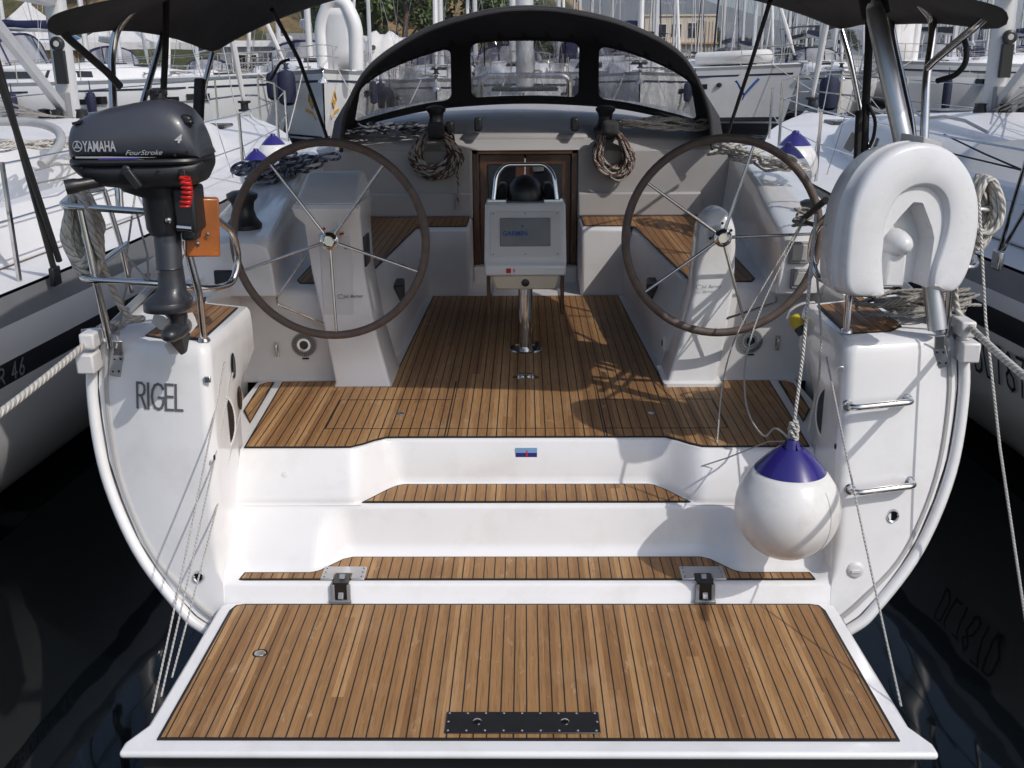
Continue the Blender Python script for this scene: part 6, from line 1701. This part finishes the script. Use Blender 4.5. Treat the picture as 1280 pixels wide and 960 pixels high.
def building(nm, label, x, y, w, d, h, wall, roofm, wins_, z=None, cat='building', pitched=False, rz=0):
    z = terrz(x, y) if z is None else z; t = thing(nm, label, cat, (x, y, z), rz)
    MB().box(-w / 2, w / 2, -d / 2, d / 2, -.5, h).build('wall', wall, t, world=False)
    if pitched: MB().loft([[(-w / 2 - .3, -d / 2 - .3, h + .01), (w / 2 + .3, -d / 2 - .3, h + .01), (w / 2 + .3, d / 2 + .3, h + .01), (-w / 2 - .3, d / 2 + .3, h + .01)], [(-w / 4, -.05, h + h * .4), (w / 4, -.05, h + h * .4), (w / 4, .05, h + h * .4), (-w / 4, .05, h + h * .4)]]).build('roof', roofm, t, world=False)
    else: MB().box(-w / 2 - .25, w / 2 + .25, -d / 2 - .25, d / 2 + .25, h + .003, h + .3).build('roof', roofm, t, world=False)
    for (a, b, zz, hh) in wins_:
        f = MB().box(a - .08, b + .08, -d / 2 - .05, -d / 2 + .02, zz - .08, zz + hh + .08).build('window', M['deckw'], t, world=False)
        MB().box(a, b, -d / 2 - .08, -d / 2 - .052, zz, zz + hh).build('pane', M['dglass'], f, world=False)
    return t
M['cream_wall'] = mat('cream_render', (.62, .54, .42), .85, var=.06, vscale=.8)
M['blueroof'] = mat('blue_roofing', (.05, .13, .26), .6, var=.1)
M['ochre_wall'] = mat('ochre_render', (.40, .26, .12), .85, var=.1, vscale=.8)
a = at(862, 40, 190); b = building('harbour_building', 'cream two storey harbour building with balcony columns in front of the mountain', a.x, 206, 13, 9, 8.2, M['cream_wall'], M['cream_wall'], [(-4.4, -2.6, 4.6, 2.2), (-1.6, .2, 4.6, 2.2), (1.4, 3.0, 4.4, 2.6), (-4.4, -2.8, 1.2, 2.0), (-1.5, 0, 1.0, 2.2)], z=1.0)
mb = MB()
for k in range(6): mb.box(3.4 + k * .62, 3.55 + k * .62, -5.2, -5.0, 0, 8.0)
mb.build('balcony_column', M['cream_wall'], b, world=False)
MB().box(-6.6, 6.8, -5.6, -4.6, 3.3, 3.6).build('balcony', M['ochre_wall'], b, world=False)
a = at(28, 50, 55); building('quay_kiosk', 'small kiosk with a blue pitched roof on the quay at the far left', a.x, 55.5, 4.6, 3, 2.3, M['ochre_wall'], M['blueroof'], [(-1.5, -.3, .9, .9)], pitched=True, cat='kiosk')
a = at(384, 60, 55); building('quay_kiosk', 'small white kiosk on the quay left of the upright dinghy', a.x, 55.3, 3.0, 2.4, 2.4, M['deckw'], M['grey'], [(-1.0, -.2, 1.0, .9), (.3, 1.1, 1.0, .9)], cat='kiosk')
a = at(330, 60, 57); building('quay_kiosk', 'low grey quay shed behind the navy sprayhood', a.x, 57.3, 4.2, 2.4, 2.1, M['grey'], M['deckw'], [(-1.4, -.2, .9, .8)], cat='kiosk')

# ================================================================== light, sky, air
AZ, EL = 47, 43
sd = Vector((math.sin(R_(AZ)) * math.cos(R_(EL)), -math.cos(R_(AZ)) * math.cos(R_(EL)), math.sin(R_(EL))))
sl = bpy.data.lights.new('sun', 'SUN'); sl.energy = 2.75; sl.angle = R_(.53); sl.color = (1, .965, .92)
so = bpy.data.objects.new('sun', sl); COL.objects.link(so); so.rotation_euler = (-sd).to_track_quat('-Z', 'Y').to_euler(); so.location = (8, -12, 20)
w = bpy.data.worlds.new('World'); scene.world = w; w.use_nodes = True
t = w.node_tree; bg = t.nodes['Background']; sk = t.nodes.new('ShaderNodeTexSky'); sk.sky_type = 'NISHITA'; sk.sun_disc = False
sk.sun_elevation = R_(EL); sk.sun_rotation = R_(180 - AZ); sk.dust_density = 2.0; sk.air_density = 1.0; sk.ozone_density = 1.5
t.links.new(sk.outputs[0], bg.inputs[0]); bg.inputs[1].default_value = .15
HAZE = True
if HAZE:
    m = bpy.data.materials.new('sea_haze'); m.use_nodes = True; t = m.node_tree; t.nodes.clear()
    out = t.nodes.new('ShaderNodeOutputMaterial'); pv = t.nodes.new('ShaderNodeVolumePrincipled')
    pv.inputs['Color'].default_value = (.80, .86, .97, 1); pv.inputs['Density'].default_value = .00032; pv.inputs['Anisotropy'].default_value = .25
    t.links.new(pv.outputs[0], out.inputs['Volume'])
    o = MB().box(-1550, 2650, -200, 3450, -8, 330).build('haze', m); tag(o, None, kind='stuff')
    m.cycles.homogeneous_volume = True if hasattr(m, 'cycles') and hasattr(m.cycles, 'homogeneous_volume') else True

vs = scene.view_settings
vs.view_transform = 'Standard'; vs.look = 'None'; vs.gamma = 1; vs.use_curve_mapping = False; vs.exposure = -.09
scene.render.engine = 'CYCLES'
c = scene.cycles
c.use_denoising = True
try: c.denoiser = 'OPENIMAGEDENOISE'
except Exception: pass
c.max_bounces = 8; c.diffuse_bounces = 4; c.glossy_bounces = 4; c.transparent_max_bounces = 16; c.volume_bounces = 0; c.caustics_reflective = False; c.caustics_refractive = False
c.sample_clamp_indirect = 6
